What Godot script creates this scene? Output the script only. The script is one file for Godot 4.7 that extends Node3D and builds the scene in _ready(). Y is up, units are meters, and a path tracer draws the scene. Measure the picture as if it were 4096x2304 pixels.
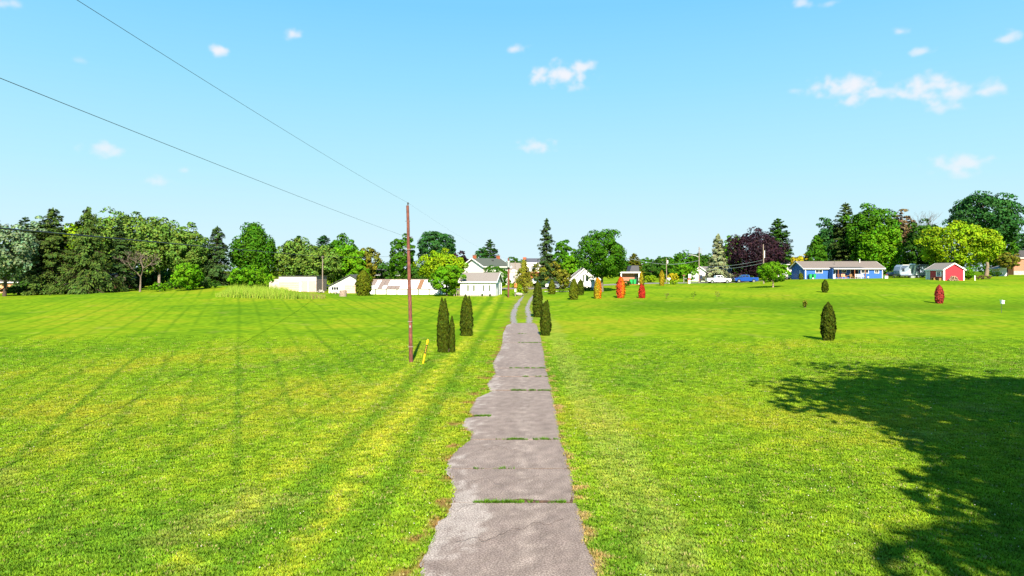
extends Node3D
# A mown field in summer seen from a few metres up: a broken concrete drive leads to cottages and tall trees.
# Photo pixels (4096 wide) become bearings; distances come from the ground and from usual sizes.

const F := 2730.0
const CX := 2048.0
const HY := 1083.0
const HC := 5.35
const SUN_AZ := 4.0
const SUN_EL := 38.0
const EXPOSURE := 2.65
const SKY_GAIN := 0.38

var M := {}
var noise_a := FastNoiseLite.new()
var noise_b := FastNoiseLite.new()
var noise_c := FastNoiseLite.new()
var used := {}


class Soup:
	var v := PackedVector3Array()
	var n := PackedVector3Array()
	var c := PackedColorArray()
	var uv := PackedVector2Array()
	var uv2 := PackedVector2Array()
	var ix := PackedInt32Array()

	func quad(a: Vector3, b: Vector3, cc: Vector3, d: Vector3, col := Color.WHITE) -> void:
		# corners counter-clockwise as seen from the front
		var k := v.size()
		var nn := (b - a).cross(d - a)
		if nn.length_squared() < 1e-14:
			nn = (cc - b).cross(d - b)
		nn = nn.normalized()
		v.append(a); v.append(b); v.append(cc); v.append(d)
		for i in 4:
			n.append(nn)
			c.append(col)
		ix.append_array(PackedInt32Array([k, k + 2, k + 1, k, k + 3, k + 2]))

	func tri(a: Vector3, b: Vector3, cc: Vector3, col := Color.WHITE) -> void:
		var k := v.size()
		var nn := (b - a).cross(cc - a).normalized()
		v.append(a); v.append(b); v.append(cc)
		for i in 3:
			n.append(nn)
			c.append(col)
		ix.append_array(PackedInt32Array([k, k + 2, k + 1]))

	func leaf(p: Vector3, a: Vector3, b: Vector3, nn: Vector3, col: Color) -> void:
		var k := v.size()
		v.append(p - a); v.append(p - b); v.append(p + a); v.append(p + b)
		n.append(nn); n.append(nn); n.append(nn); n.append(nn)
		c.append(col); c.append(col); c.append(col); c.append(col)
		ix.append(k); ix.append(k + 2); ix.append(k + 1); ix.append(k); ix.append(k + 3); ix.append(k + 2)

	func box(x: Transform3D, s: Vector3, col := Color.WHITE) -> void:
		var h := s * 0.5
		var p := []
		for i in 8:
			p.append(x * Vector3(h.x if i & 1 else -h.x, h.y if i & 2 else -h.y, h.z if i & 4 else -h.z))
		quad(p[4], p[5], p[7], p[6], col)
		quad(p[1], p[0], p[2], p[3], col)
		quad(p[5], p[1], p[3], p[7], col)
		quad(p[0], p[4], p[6], p[2], col)
		quad(p[6], p[7], p[3], p[2], col)
		quad(p[0], p[1], p[5], p[4], col)

	func tube(p0: Vector3, p1: Vector3, r0: float, r1: float, seg := 8, col := Color.WHITE, caps := false) -> void:
		var ax := p1 - p0
		if ax.length() < 1e-5:
			return
		ax = ax.normalized()
		var s := ax.cross(Vector3.RIGHT if absf(ax.x) < 0.8 else Vector3.UP).normalized()
		var t := ax.cross(s)
		var k := v.size()
		for i in seg + 1:
			var a := TAU * i / seg
			var o := s * cos(a) + t * sin(a)
			v.append(p0 + o * r0); v.append(p1 + o * r1)
			n.append(o); n.append(o)
			c.append(col); c.append(col)
		for i in seg:
			var q := k + i * 2
			ix.append_array(PackedInt32Array([q, q + 1, q + 3, q, q + 3, q + 2]))
		if caps:
			for i in seg:
				var a := TAU * i / seg
				var b := TAU * (i + 1) / seg
				tri(p1, p1 + (s * cos(a) + t * sin(a)) * r1, p1 + (s * cos(b) + t * sin(b)) * r1, col)
				tri(p0, p0 + (s * cos(b) + t * sin(b)) * r0, p0 + (s * cos(a) + t * sin(a)) * r0, col)

	func prism(poly: PackedVector2Array, z0: float, z1: float, col := Color.WHITE, inset := 0.0) -> void:
		# poly counter-clockwise in x,y; the front face at z1
		var t := Geometry2D.triangulate_polygon(poly)
		for i in range(0, t.size(), 3):
			var a := poly[t[i]]
			var b := poly[t[i + 1]]
			var d := poly[t[i + 2]]
			if (b - a).cross(d - a) < 0:
				var w := b
				b = d
				d = w
			tri(Vector3(a.x, a.y, z1), Vector3(b.x, b.y, z1), Vector3(d.x, d.y, z1), col)
			tri(Vector3(a.x, a.y, z0), Vector3(d.x, d.y, z0), Vector3(b.x, b.y, z0), col)
		for i in poly.size():
			var a := poly[i]
			var b := poly[(i + 1) % poly.size()]
			quad(Vector3(a.x, a.y, z1), Vector3(a.x, a.y, z0), Vector3(b.x, b.y, z0), Vector3(b.x, b.y, z1), col)

	func mesh() -> ArrayMesh:
		var a := []
		a.resize(Mesh.ARRAY_MAX)
		a[Mesh.ARRAY_VERTEX] = v
		a[Mesh.ARRAY_NORMAL] = n
		if c.size() == v.size():
			a[Mesh.ARRAY_COLOR] = c
		if uv.size() == v.size():
			a[Mesh.ARRAY_TEX_UV] = uv
		if uv2.size() == v.size():
			a[Mesh.ARRAY_TEX_UV2] = uv2
		a[Mesh.ARRAY_INDEX] = ix
		var m := ArrayMesh.new()
		m.add_surface_from_arrays(Mesh.PRIMITIVE_TRIANGLES, a)
		return m


# ---------- names, things and parts ----------
func numbered(called: String) -> String:
	var k: int = used.get(called, 0)
	used[called] = k + 1
	return called if k == 0 else "%s_%03d" % [called, k]


func thing(called: String, label: String, category: String, where: Vector3, turn := 0.0, group := "") -> Node3D:
	var o := Node3D.new()
	o.name = numbered(called)
	add_child(o)
	o.position = where
	o.rotation.y = deg_to_rad(turn)
	o.set_meta("label", label)
	o.set_meta("category", category)
	if group:
		o.set_meta("group", group)
	return o


func part(called: String, m: Mesh, mat: Material, parent: Node, at_ := Transform3D.IDENTITY) -> MeshInstance3D:
	var o := MeshInstance3D.new()
	o.name = called
	o.mesh = m
	o.material_override = mat
	o.transform = at_
	parent.add_child(o, true)
	return o


func top(called: String, m: Mesh, mat: Material, where := Vector3.ZERO) -> MeshInstance3D:
	var o := MeshInstance3D.new()
	o.name = numbered(called)
	o.mesh = m
	o.material_override = mat
	o.position = where
	add_child(o)
	return o


func tag(o: Node, label: String, category: String, group := "", kind := "") -> void:
	o.set_meta("label", label)
	o.set_meta("category", category)
	if group:
		o.set_meta("group", group)
	if kind:
		o.set_meta("kind", kind)


func bx(called: String, size: Vector3, pos: Vector3, mat: Material, parent: Node, turn := Vector3.ZERO) -> MeshInstance3D:
	var b := BoxMesh.new()
	b.size = size
	return part(called, b, mat, parent, Transform3D(Basis.from_euler(turn * PI / 180.0), pos))


func cyl(called: String, p0: Vector3, p1: Vector3, r0: float, r1: float, mat: Material, parent: Node, seg := 10) -> MeshInstance3D:
	var s := Soup.new()
	s.tube(p0, p1, r0, r1, seg, Color.WHITE, true)
	return part(called, s.mesh(), mat, parent)


# ---------- ground ----------
const ROWS := [45.0, 60.0, 70.0, 85.0, 100.0, 115.0, 130.0, 150.0, 170.0, 200.0, 260.0, 500.0, 3000.0]
const COLS := [-800.0, 0.0, 450.0, 900.0, 1250.0, 1650.0, 2100.0, 2500.0, 2900.0, 3300.0, 3757.0, 4096.0, 5000.0]
const HILL := [
	[0, .05, .1, .35, .7, 1.0, 1.0, .9, .9, 1.0, 1.5, 3, 3],
	[0, .05, .1, .35, .7, 1.0, .9, .8, .8, 1.0, 1.5, 3, 3],
	[0, .2, .35, .7, 1.1, 1.47, 1.5, 1.4, 1.3, 1.3, 1.5, 3, 3],
	[0, .2, .45, .8, 1.25, 2.0, 2.45, 2.5, 2.4, 2.3, 2.5, 3, 3],
	[0, .1, .3, .6, 1.1, 1.2, 1.3, 1.5, 1.8, 2.0, 2.5, 3, 3],
	[0, .05, .15, .4, .75, .98, 1.05, 1.2, 1.5, 2.0, 2.5, 3, 3],
	[0, 0, 0, .15, .6, 1.1, 1.6, 2.0, 2.3, 2.6, 3, 3, 3],
	[0, 0, .1, .45, 1.05, 1.6, 2.1, 2.4, 2.6, 2.8, 3, 3, 3],
	[0, 0, .1, .4, .9, 1.3, 1.75, 2.15, 2.3, 2.2, 2.4, 3, 3],
	[0, 0, .1, .5, 1.2, 1.85, 2.6, 3.2, 3.45, 3.4, 3.3, 3, 3],
	[0, 0, .05, .3, .75, 1.7, 2.9, 3.6, 3.7, 3.7, 3.6, 3, 3],
	[0, 0, .1, .35, .8, 1.7, 2.8, 3.6, 4.0, 4.2, 4, 3, 3],
	[0, 0, .1, .35, .8, 1.7, 2.8, 3.6, 4.0, 4.2, 4, 3, 3],
]


func col_h(k: int, r: int, t: float) -> float:
	var a: Array = HILL[k]
	var p0: float = a[maxi(r - 1, 0)]
	var p1: float = a[r]
	var p2: float = a[mini(r + 1, 12)]
	var p3: float = a[mini(r + 2, 12)]
	return p1 + 0.5 * t * (p2 - p0 + t * (2.0 * p0 - 5.0 * p1 + 4.0 * p2 - p3 + t * (3.0 * (p1 - p2) + p3 - p0)))


func hgt(x: float, d: float) -> float:
	if d <= 45.0:
		return 0.0
	var px := clampf(CX + x / d * F, -800.0, 4999.0)
	var k := 0
	while k < 11 and px > COLS[k + 1]:
		k += 1
	var s: float = (px - COLS[k]) / (COLS[k + 1] - COLS[k])
	s = s * s * (3.0 - 2.0 * s)
	d = minf(d, 2999.0)
	var r := 0
	while r < 11 and d > ROWS[r + 1]:
		r += 1
	var t: float = (d - ROWS[r]) / (ROWS[r + 1] - ROWS[r])
	return lerpf(col_h(k, r, t), col_h(k + 1, r, t), s)


func gx(px: float, d: float) -> float:
	return (px - CX) / F * d


func at(px: float, d: float, up := 0.0) -> Vector3:
	var x := gx(px, d)
	return Vector3(x, hgt(x, d) + up, -d)


func seen_y(py: float, d: float) -> float:   # height of a point seen on row py at distance d
	return HC + (HY - py) / F * d


func flat_at(px: float, py: float) -> Vector2:   # x, d of a point on the level near ground
	var d := HC * F / (py - HY)
	return Vector2((px - CX) / F * d, d)


# edges of the concrete, from the camera to where the gravel starts
const LEFT_PX := [1684, 2304, 1678, 2261, 1706, 2211, 1731, 2155, 1746, 2099, 1793, 2067, 1806, 2024, 1812, 1961, 1806, 1918, 1781, 1893, 1793, 1862, 1787, 1846, 1831, 1799, 1874, 1768, 1890, 1737, 1849, 1706, 1862, 1674, 1900, 1667, 1874, 1650, 1884, 1631, 1905, 1593, 1962, 1568, 1949, 1537, 1962, 1519, 1983, 1494, 1974, 1469, 1971, 1453, 2000, 1403, 2010, 1369, 2012, 1336, 2027, 1302, 2046, 1293]
const RIGHT_PX := [2392, 2304, 2380, 2255, 2367, 2217, 2342, 2180, 2333, 2117, 2311, 2043, 2298, 1986, 2292, 1918, 2274, 1862, 2258, 1805, 2242, 1768, 2236, 1724, 2224, 1650, 2211, 1575, 2199, 1537, 2189, 1494, 2180, 1456, 2175, 1410, 2162, 1350, 2147, 1302, 2138, 1293]
var left_edge := PackedVector2Array()   # d, x
var right_edge := PackedVector2Array()


func edges() -> void:
	left_edge.append(Vector2(-30, -1.9))
	left_edge.append(Vector2(9, -1.65))
	right_edge.append(Vector2(-30, 1.1))
	right_edge.append(Vector2(9, 1.45))
	for i in range(0, LEFT_PX.size(), 2):
		var p := flat_at(LEFT_PX[i], LEFT_PX[i + 1])
		left_edge.append(Vector2(p.y, p.x))
	for i in range(0, RIGHT_PX.size(), 2):
		var p := flat_at(RIGHT_PX[i], RIGHT_PX[i + 1])
		right_edge.append(Vector2(p.y, p.x))


func along(line: PackedVector2Array, d: float) -> float:
	if d <= line[0].x:
		return line[0].y
	for i in range(1, line.size()):
		if d <= line[i].x:
			return lerpf(line[i - 1].y, line[i].y, (d - line[i - 1].x) / maxf(line[i].x - line[i - 1].x, 1e-4))
	return line[line.size() - 1].y


var left_table := PackedFloat32Array()
var right_table := PackedFloat32Array()


func edge_at(t: PackedFloat32Array, d: float) -> float:
	return t[clampi(int((d + 30.0) * 10.0), 0, t.size() - 1)]


# two gravel wheel tracks beyond the concrete: d, x
var track_l := PackedVector2Array([Vector2(69, .24), Vector2(76, .12), Vector2(84, .2), Vector2(92, .46), Vector2(102, 1.0), Vector2(110, 1.55), Vector2(118, 2.2), Vector2(126, 3.0), Vector2(137, 4.2)])
var track_r := PackedVector2Array([Vector2(69, 1.7), Vector2(76, 1.95), Vector2(84, 2.0), Vector2(92, 2.05), Vector2(102, 2.6), Vector2(110, 3.15), Vector2(118, 3.8), Vector2(126, 4.6), Vector2(137, 5.8)])


func stripe(q: float, period: float, width: float) -> float:
	var w := absf(q / period - roundf(q / period)) * period
	return 1.0 - smoothstep(width * 0.4, width, w)


func lawn(x: float, d: float) -> Color:
	# what grows where: lush and dry grass, wheel marks of the mower, bare soil along the broken edge
	var big := noise_a.get_noise_2d(x, d)
	var mid := noise_b.get_noise_2d(x, d)
	var fine := noise_c.get_noise_2d(x, d)
	var g := Vector3(.125, .21, .008)
	var lush := Vector3(.068, .152, .008)
	var dry := Vector3(.2, .215, .014)
	var worn := Vector3(.06, .132, .007)   # grass flattened by mower wheels; also tints the painted shade band
	var straw := Vector3(.26, .22, .06)
	var q := x - .0165 * d
	var v := big * .7 + mid * .4 + fine * .3
	v -= .03
	var out := g
	if v > 0.0:
		out = g.lerp(dry, clampf(v * 1.5, 0.0, .8))
	else:
		out = g.lerp(lush, clampf(-v * 1.6, 0.0, .9))
	# mower marks
	if q < -1.5:
		var wob := mid * .5 + big * .6
		var k := smoothstep(-5.0, -9.0, q) * smoothstep(-.75, -.1, noise_a.get_noise_2d(x * .7 + 90.0, d * .7))
		if k > 0.0:
			var qa := (x + .40 * d) / 1.077 + wob * .22
			var s := stripe(qa, 1.95, .2) * (.8 + .5 * noise_b.get_noise_2d(qa * .7, 40.0))
			out = out.lerp(worn, clampf(s * k * .68, 0.0, .7))
		var kb := smoothstep(-17.0, -12.0, q) * smoothstep(-5.0, -7.0, q)
		var qb := q + wob * .35
		var sb := stripe(qb + 3.4, 2.25, .24) * (.75 + .5 * noise_b.get_noise_2d(qb * .9, 9.0))
		out = out.lerp(worn, clampf(sb * kb * .72, 0.0, .85))
		var yb := maxf(1.0 - smoothstep(.2, .5, absf(qb + 4.35)), (1.0 - smoothstep(.15, .4, absf(qb + 6.4))) * .7)
		out = out.lerp(Vector3(.27, .28, .02), clampf(yb * (.36 + .7 * fine), 0.0, .6))
		var db := maxf(1.0 - smoothstep(.14, .42, absf(qb + 3.3)), 1.0 - smoothstep(.12, .4, absf(qb + 5.35)))
		out = out.lerp(worn, clampf(db * (.7 + fine), 0.0, .85))
	else:
		var qc := q + mid * .5
		var pale := (1.0 - smoothstep(.35, .95, absf(qc - 2.7 - .3 * big))) * (.55 + .9 * fine)
		out = out.lerp(Vector3(.23, .24, .06), clampf(pale, 0.0, .26))
		var qd := (x - .35 * d) / 1.06 + mid * .6
		var s2 := stripe(qd, 2.4, .26) * smoothstep(-.2, .3, noise_a.get_noise_2d(x * .8, d * .8 + 60.0))
		out = out.lerp(worn, clampf(s2 * .5, 0.0, .6))
		# shade of a slope facing away, painted as a darker, greener band
		var shade_band := exp(-pow((d - 92.0 - 3.0 * mid) / 8.0, 2.0)) * smoothstep(6.0, 20.0, x)
		out = out.lerp(worn, shade_band * .85)
		var rim := exp(-pow((d - 120.0) / 7.0, 2.0)) * smoothstep(12.0, 30.0, x)
		out = out.lerp(Vector3(.17, .24, .012), rim * .5)
	# dry spots
	var dryspot := smoothstep(.42, .62, noise_b.get_noise_2d(x * .8 + 300.0, d * .8))
	out = out.lerp(straw, dryspot * .2)
	if d < 75.0:
		var el := edge_at(left_table, d) - x
		if el > -.3 and el < 1.3:
			var soil := smoothstep(-.05, .35, fine * .9 + noise_b.get_noise_2d(x * 3.0, d * 3.0 + 70.0) * .8 + .1 - el * .85)
			out = out.lerp(Vector3(.15, .075, .035), soil * .85)
		var er := x - edge_at(right_table, d)
		if er > -.3 and er < .5:
			var soil2 := smoothstep(.0, .4, fine + noise_b.get_noise_2d(x * 3.0, d * 3.0 + 70.0) * .7 + .1 - er * 1.2)
			out = out.lerp(Vector3(.22, .14, .06), soil2 * .8)
	elif d < 140.0:
		# trodden, weedy strip round the two gravel tracks
		var mc := (along(track_l, d) + along(track_r, d)) * .5
		var mid_w := 1.0 - smoothstep(1.0, 2.2, absf(x - mc))
		out = out.lerp(Vector3(.15, .14, .03), mid_w * clampf(.5 + fine, 0.0, .9))
	out *= 1.0 + fine * .34
	return Color(out.x, out.y, out.z)


# ---------- materials ----------
func noise_tex(freq: float, lo: Color, hi: Color, size := 256, oct := 4, normal := false, kind := FastNoiseLite.TYPE_SIMPLEX_SMOOTH, sd := 1, mid := 0.5) -> NoiseTexture2D:
	var f := FastNoiseLite.new()
	f.noise_type = kind
	f.frequency = freq
	f.fractal_octaves = oct
	f.seed = sd
	var t := NoiseTexture2D.new()
	t.width = size
	t.height = size
	t.seamless = true
	t.noise = f
	if normal:
		t.as_normal_map = true
		t.bump_strength = 6.0
	else:
		var g := Gradient.new()
		g.offsets = PackedFloat32Array([mid - .35, mid + .35])
		g.colors = PackedColorArray([lo, hi])
		t.color_ramp = g
	return t


func mat(key: String, lin: Vector3, rough := 0.8, metal := 0.0, tex: Texture2D = null, scale := 1.0) -> StandardMaterial3D:
	var m := StandardMaterial3D.new()
	m.resource_name = key
	m.albedo_color = Color(lin.x, lin.y, lin.z).linear_to_srgb()
	m.roughness = rough
	m.metallic = metal
	if tex:
		m.albedo_texture = tex
		m.uv1_triplanar = true
		m.uv1_world_triplanar = true
		m.uv1_scale = Vector3.ONE * scale
	M[key] = m
	return m


func leaf_mat(key: String, back: float, rough := 0.65) -> void:
	var m := StandardMaterial3D.new()
	m.resource_name = key
	m.vertex_color_use_as_albedo = true
	m.roughness = rough
	m.metallic_specular = .22
	m.backlight_enabled = true
	m.backlight = Color(back, back, back * .6)
	M[key] = m


func materials() -> void:
	var blotch := noise_tex(.012, Color(.72, .72, .72), Color(1, 1, 1), 256, 5, false, FastNoiseLite.TYPE_SIMPLEX_SMOOTH, 3)
	var speck := noise_tex(.09, Color(.66, .66, .66), Color(1, 1, 1), 256, 3, false, FastNoiseLite.TYPE_SIMPLEX_SMOOTH, 5)
	var grain := noise_tex(.05, Color(.5, .42, .4), Color(1, 1, 1), 256, 4, false, FastNoiseLite.TYPE_SIMPLEX_SMOOTH, 8)
	var clean := noise_tex(.02, Color(.9, .9, .9), Color(1, 1, 1), 256, 4, false, FastNoiseLite.TYPE_SIMPLEX_SMOOTH, 13)
	var peel := noise_tex(.03, Color(.34, .26, .24), Color(1, 1, 1), 256, 4, false, FastNoiseLite.TYPE_CELLULAR, 17, .35)
	leaf_mat("leaf", .34, .75)
	leaf_mat("needle", .2, .9)
	leaf_mat("blade", .5, .8)
	var vc := mat("bark", Vector3(1, 1, 1), .95, 0.0, grain, .8)
	vc.vertex_color_use_as_albedo = true
	var ws := mat("white_siding", Vector3(.8, .79, .76), .6, 0.0, clean, .35)
	ws.resource_name = "white_siding"
	mat("white_trim", Vector3(.8, .8, .79), .5)
	mat("block_wall", Vector3(.6, .5, .44), .8, 0.0, blotch, .4)
	mat("peach_door", Vector3(.66, .45, .33), .6, 0.0, clean, .5)
	mat("worn_panel", Vector3(.55, .45, .43), .9, 0.0, speck, .45)
	mat("grey_boards", Vector3(.38, .33, .31), .9, 0.0, grain, .7)
	mat("shingle_grey", Vector3(.27, .235, .215), .9, 0.0, speck, 1.3)
	mat("shingle_tan", Vector3(.22, .18, .16), .9, 0.0, speck, 1.3)
	mat("shingle_green", Vector3(.085, .1, .08), .9, 0.0, speck, 1.3)
	mat("shingle_slate", Vector3(.1, .1, .125), .85, 0.0, speck, 1.3)
	mat("shingle_dark", Vector3(.07, .065, .065), .9, 0.0, speck, 1.3)
	mat("tar_roof", Vector3(.06, .055, .05), .9, 0.0, speck, 1.0)
	mat("blue_wall", Vector3(.02, .115, .42), .6, 0.0, clean, .4)
	mat("red_wall", Vector3(.47, .014, .032), .6, 0.0, clean, .4)
	mat("brick", Vector3(.42, .11, .045), .9, 0.0, blotch, 1.4)
	mat("brick_pale", Vector3(.5, .22, .14), .9, 0.0, blotch, 1.4)
	mat("shutter", Vector3(.1, .12, .09), .7)
	mat("dark_shutter", Vector3(.03, .04, .035), .7)
	mat("white_steel", Vector3(.75, .75, .76), .35)
	mat("glass", Vector3(.018, .024, .032), .06)
	M["glass"].metallic_specular = .6
	mat("blind", Vector3(.72, .66, .5), .7)
	mat("grey_door", Vector3(.42, .44, .47), .5)
	mat("black_plastic", Vector3(.035, .034, .034), .6)
	mat("concrete_grey", Vector3(.4, .36, .33), .9, 0.0, blotch, .9)
	mat("well_concrete", Vector3(.48, .4, .34), .95, 0.0, grain, .5)
	mat("stone", Vector3(.45, .41, .36), .95, 0.0, blotch, 1.1)
	mat("asphalt", Vector3(.24, .21, .21), .95, 0.0, speck, .5)
	mat("gravel", Vector3(.3, .28, .28), .95, 0.0, noise_tex(.11, Color(.45, .43, .42), Color(1, 1, 1), 256, 3, false, FastNoiseLite.TYPE_CELLULAR, 4, .4), .35)
	mat("soil", Vector3(.13, .07, .035), 1.0, 0.0, grain, .5)
	mat("pole_wood", Vector3(.33, .115, .08), .9, 0.0, noise_tex(.03, Color(.42, .36, .36), Color(1, 1, 1), 256, 4, false, FastNoiseLite.TYPE_SIMPLEX_SMOOTH, 31), .5)
	M["pole_wood"].uv1_scale = Vector3(7, .35, 7)
	M["pole_wood"].vertex_color_use_as_albedo = true
	mat("pole_grey", Vector3(.42, .37, .31), .9, 0.0, grain, .5)
	M["pole_grey"].uv1_scale = Vector3(5, .4, 5)
	mat("timber", Vector3(.5, .3, .1), .8, 0.0, grain, 1.0)
	mat("brown_wood", Vector3(.36, .14, .05), .8, 0.0, grain, 1.0)
	mat("log_bark", Vector3(.2, .14, .1), .95, 0.0, grain, 1.5)
	mat("log_end", Vector3(.55, .42, .28), .9, 0.0, grain, 1.5)
	mat("wire", Vector3(.02, .02, .022), .6)
	mat("iron", Vector3(.09, .09, .1), .5, .6)
	mat("zinc", Vector3(.5, .51, .53), .4, .7)
	mat("yellow_plastic", Vector3(.72, .42, .01), .45)
	mat("black_print", Vector3(.02, .02, .02), .5)
	mat("orange_box", Vector3(.62, .16, .03), .5)
	mat("white_paint", Vector3(.78, .78, .78), .25)
	mat("blue_paint", Vector3(.005, .05, .28), .2)
	mat("dark_paint", Vector3(.012, .013, .03), .2)
	mat("silver_paint", Vector3(.42, .47, .55), .25, .4)
	for k in ["white_paint", "blue_paint", "dark_paint", "silver_paint"]:
		M[k].clearcoat_enabled = true
		M[k].clearcoat = .8
		M[k].clearcoat_roughness = .05
	mat("tyre", Vector3(.02, .02, .021), .85)
	mat("rim", Vector3(.5, .5, .52), .3, .8)
	mat("lamp_lens", Vector3(.6, .6, .62), .15)
	mat("tail_lens", Vector3(.3, .01, .01), .2)
	mat("chrome", Vector3(.55, .55, .57), .15, 1.0)
	mat("trailer_skin", Vector3(.2, .25, .34), .35)
	mat("trailer_dark", Vector3(.07, .1, .17), .35)
	mat("green_bin", Vector3(.01, .3, .07), .5)
	mat("red_plastic", Vector3(.55, .03, .03), .5)
	mat("cream", Vector3(.62, .5, .36), .7)
	mat("rust", Vector3(.4, .22, .1), .9, 0.0, grain, 1.1)
	mat("lattice", Vector3(.3, .24, .21), .9, 0.0, peel, 1.3)
	mat("panel_white", Vector3(.8, .79, .77), .5, 0.0, clean, .3)
	var slab := StandardMaterial3D.new()
	slab.resource_name = "old_concrete"
	slab.vertex_color_use_as_albedo = true
	slab.roughness = .92
	slab.albedo_texture = noise_tex(.07, Color(.66, .64, .63), Color(1, 1, 1), 512, 4, false, FastNoiseLite.TYPE_SIMPLEX, 21)
	slab.uv1_triplanar = true
	slab.uv1_world_triplanar = true
	slab.uv1_scale = Vector3.ONE * .5
	slab.heightmap_enabled = true
	slab.heightmap_texture = noise_tex(.1, Color.BLACK, Color.WHITE, 512, 4, false, FastNoiseLite.TYPE_SIMPLEX_SMOOTH, 22)
	slab.heightmap_scale = .6
	M["slab"] = slab


# ---------- sky ----------
const CLOUDS := [
	[2250, 295, 125, 52, 1.0], [2330, 262, 70, 36, .9], [2170, 310, 70, 30, .8], [2310, 350, 50, 22, .5],
	[3260, 348, 60, 30, .7], [3390, 345, 105, 52, 1.0], [3420, 395, 70, 34, .8], [3530, 365, 90, 28, .7], [3690, 350, 90, 50, 1.0], [3800, 375, 90, 40, .9], [3770, 430, 55, 22, .6], [3955, 352, 48, 34, .8], [3180, 360, 40, 12, .4],
	[872, 198, 46, 26, 1.0], [1162, 138, 44, 24, .9], [2062, 192, 56, 20, .8], [2140, 582, 80, 34, .75], [405, 598, 66, 32, .75], [640, 722, 62, 20, .55], [735, 680, 22, 10, .4],
	[3830, 655, 96, 36, .75], [3850, 690, 50, 22, .5], [3600, 125, 28, 17, .75], [3680, 206, 42, 16, .7], [4030, 146, 44, 22, .85], [3200, 12, 50, 20, .7], [3320, 10, 50, 12, .4], [20, 8, 50, 26, .7], [320, 240, 40, 14, .3],
]


func make_sky() -> Sky:
	var W := 4096
	var H := 2048
	var im := Image.create(W, H, false, Image.FORMAT_RGB8)
	# linear colours of the clear sky at heights above the horizon, in degrees
	var stops := [[0.0, Vector3(.74, .94, 1.0)], [2.5, Vector3(.68, .92, 1.0)], [8.0, Vector3(.50, .87, 1.0)], [15.0, Vector3(.33, .755, 1.0)], [21.0, Vector3(.225, .65, 1.0)], [35.0, Vector3(.175, .57, 1.0)], [60.0, Vector3(.14, .5, .98)], [90.0, Vector3(.13, .47, .96)]]
	var rowcol := []
	for y in H:
		var el := 90.0 - (y + .5) / H * 180.0
		var c: Vector3 = stops[0][1]
		if el > 0.0:
			for i in range(1, stops.size()):
				if el <= stops[i][0]:
					var t: float = (el - stops[i - 1][0]) / (stops[i][0] - stops[i - 1][0])
					c = (stops[i - 1][1] as Vector3).lerp(stops[i][1], t)
					break
		rowcol.append(c)
		im.fill_rect(Rect2i(0, y, W, 1), Color(c.x, c.y, c.z).linear_to_srgb())
	var f := FastNoiseLite.new()
	f.seed = 5
	f.frequency = .035
	f.fractal_octaves = 4
	var rng := RandomNumberGenerator.new()
	rng.seed = 77
	var blobs := []   # az, el, half width, half height in degrees, strength
	for c in CLOUDS:
		var u: float = (c[0] - CX) / F
		var w: float = (HY - c[1]) / F
		blobs.append([rad_to_deg(atan(u)), rad_to_deg(atan2(w, sqrt(1 + u * u))), rad_to_deg(c[2] / F), rad_to_deg(c[3] / F), c[4]])
	for i in 90:
		var az := rng.randf_range(42, 318)
		var el := rng.randf_range(6, 42)
		var w := rng.randf_range(.8, 3.0)
		for k in rng.randi_range(1, 4):
			blobs.append([az + rng.randf_range(-2, 2) * w * .6, el + rng.randf_range(-.3, .3) * w, w * rng.randf_range(.5, 1.0), w * rng.randf_range(.25, .45), rng.randf_range(.5, 1.0)])
	var acc := {}
	for b in blobs:
		var cx0: float = b[0] / 360.0 * W
		var cy0: float = (90.0 - b[1]) / 180.0 * H
		var rx: float = b[2] / 360.0 * W
		var ry: float = b[3] / 180.0 * H
		for y in range(int(cy0 - ry * 2.2), int(cy0 + ry * 2.2) + 1):
			for x in range(int(cx0 - rx * 2.0), int(cx0 + rx * 2.0) + 1):
				var dx := (x - cx0) / rx
				var dy := (y - cy0) / ry
				if dy > 0.0:
					dy *= 1.15
				var r := sqrt(dx * dx + dy * dy)
				var n1 := f.get_noise_2d(x * 1.6, y * 2.2)
				var a := clampf((1.05 - r + n1 * .75) * .9, 0.0, 1.0)
				a = a * a * (3.0 - 2.0 * a) * float(b[4])
				if a > .004:
					var key := y * W + posmod(x, W)
					acc[key] = 1.0 - (1.0 - float(acc.get(key, 0.0))) * (1.0 - a)
	for key in acc:
		var y: int = key / W
		var x: int = key % W
		var a: float = acc[key] * .92
		var c: Vector3 = rowcol[y]
		c = c.lerp(Vector3(.93, .93, .985), a)
		im.set_pixel(x, y, Color(c.x, c.y, c.z).linear_to_srgb())
	var pm := PanoramaSkyMaterial.new()
	pm.panorama = ImageTexture.create_from_image(im)
	pm.energy_multiplier = 1.0
	var s := Sky.new()
	s.sky_material = pm
	return s


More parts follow.
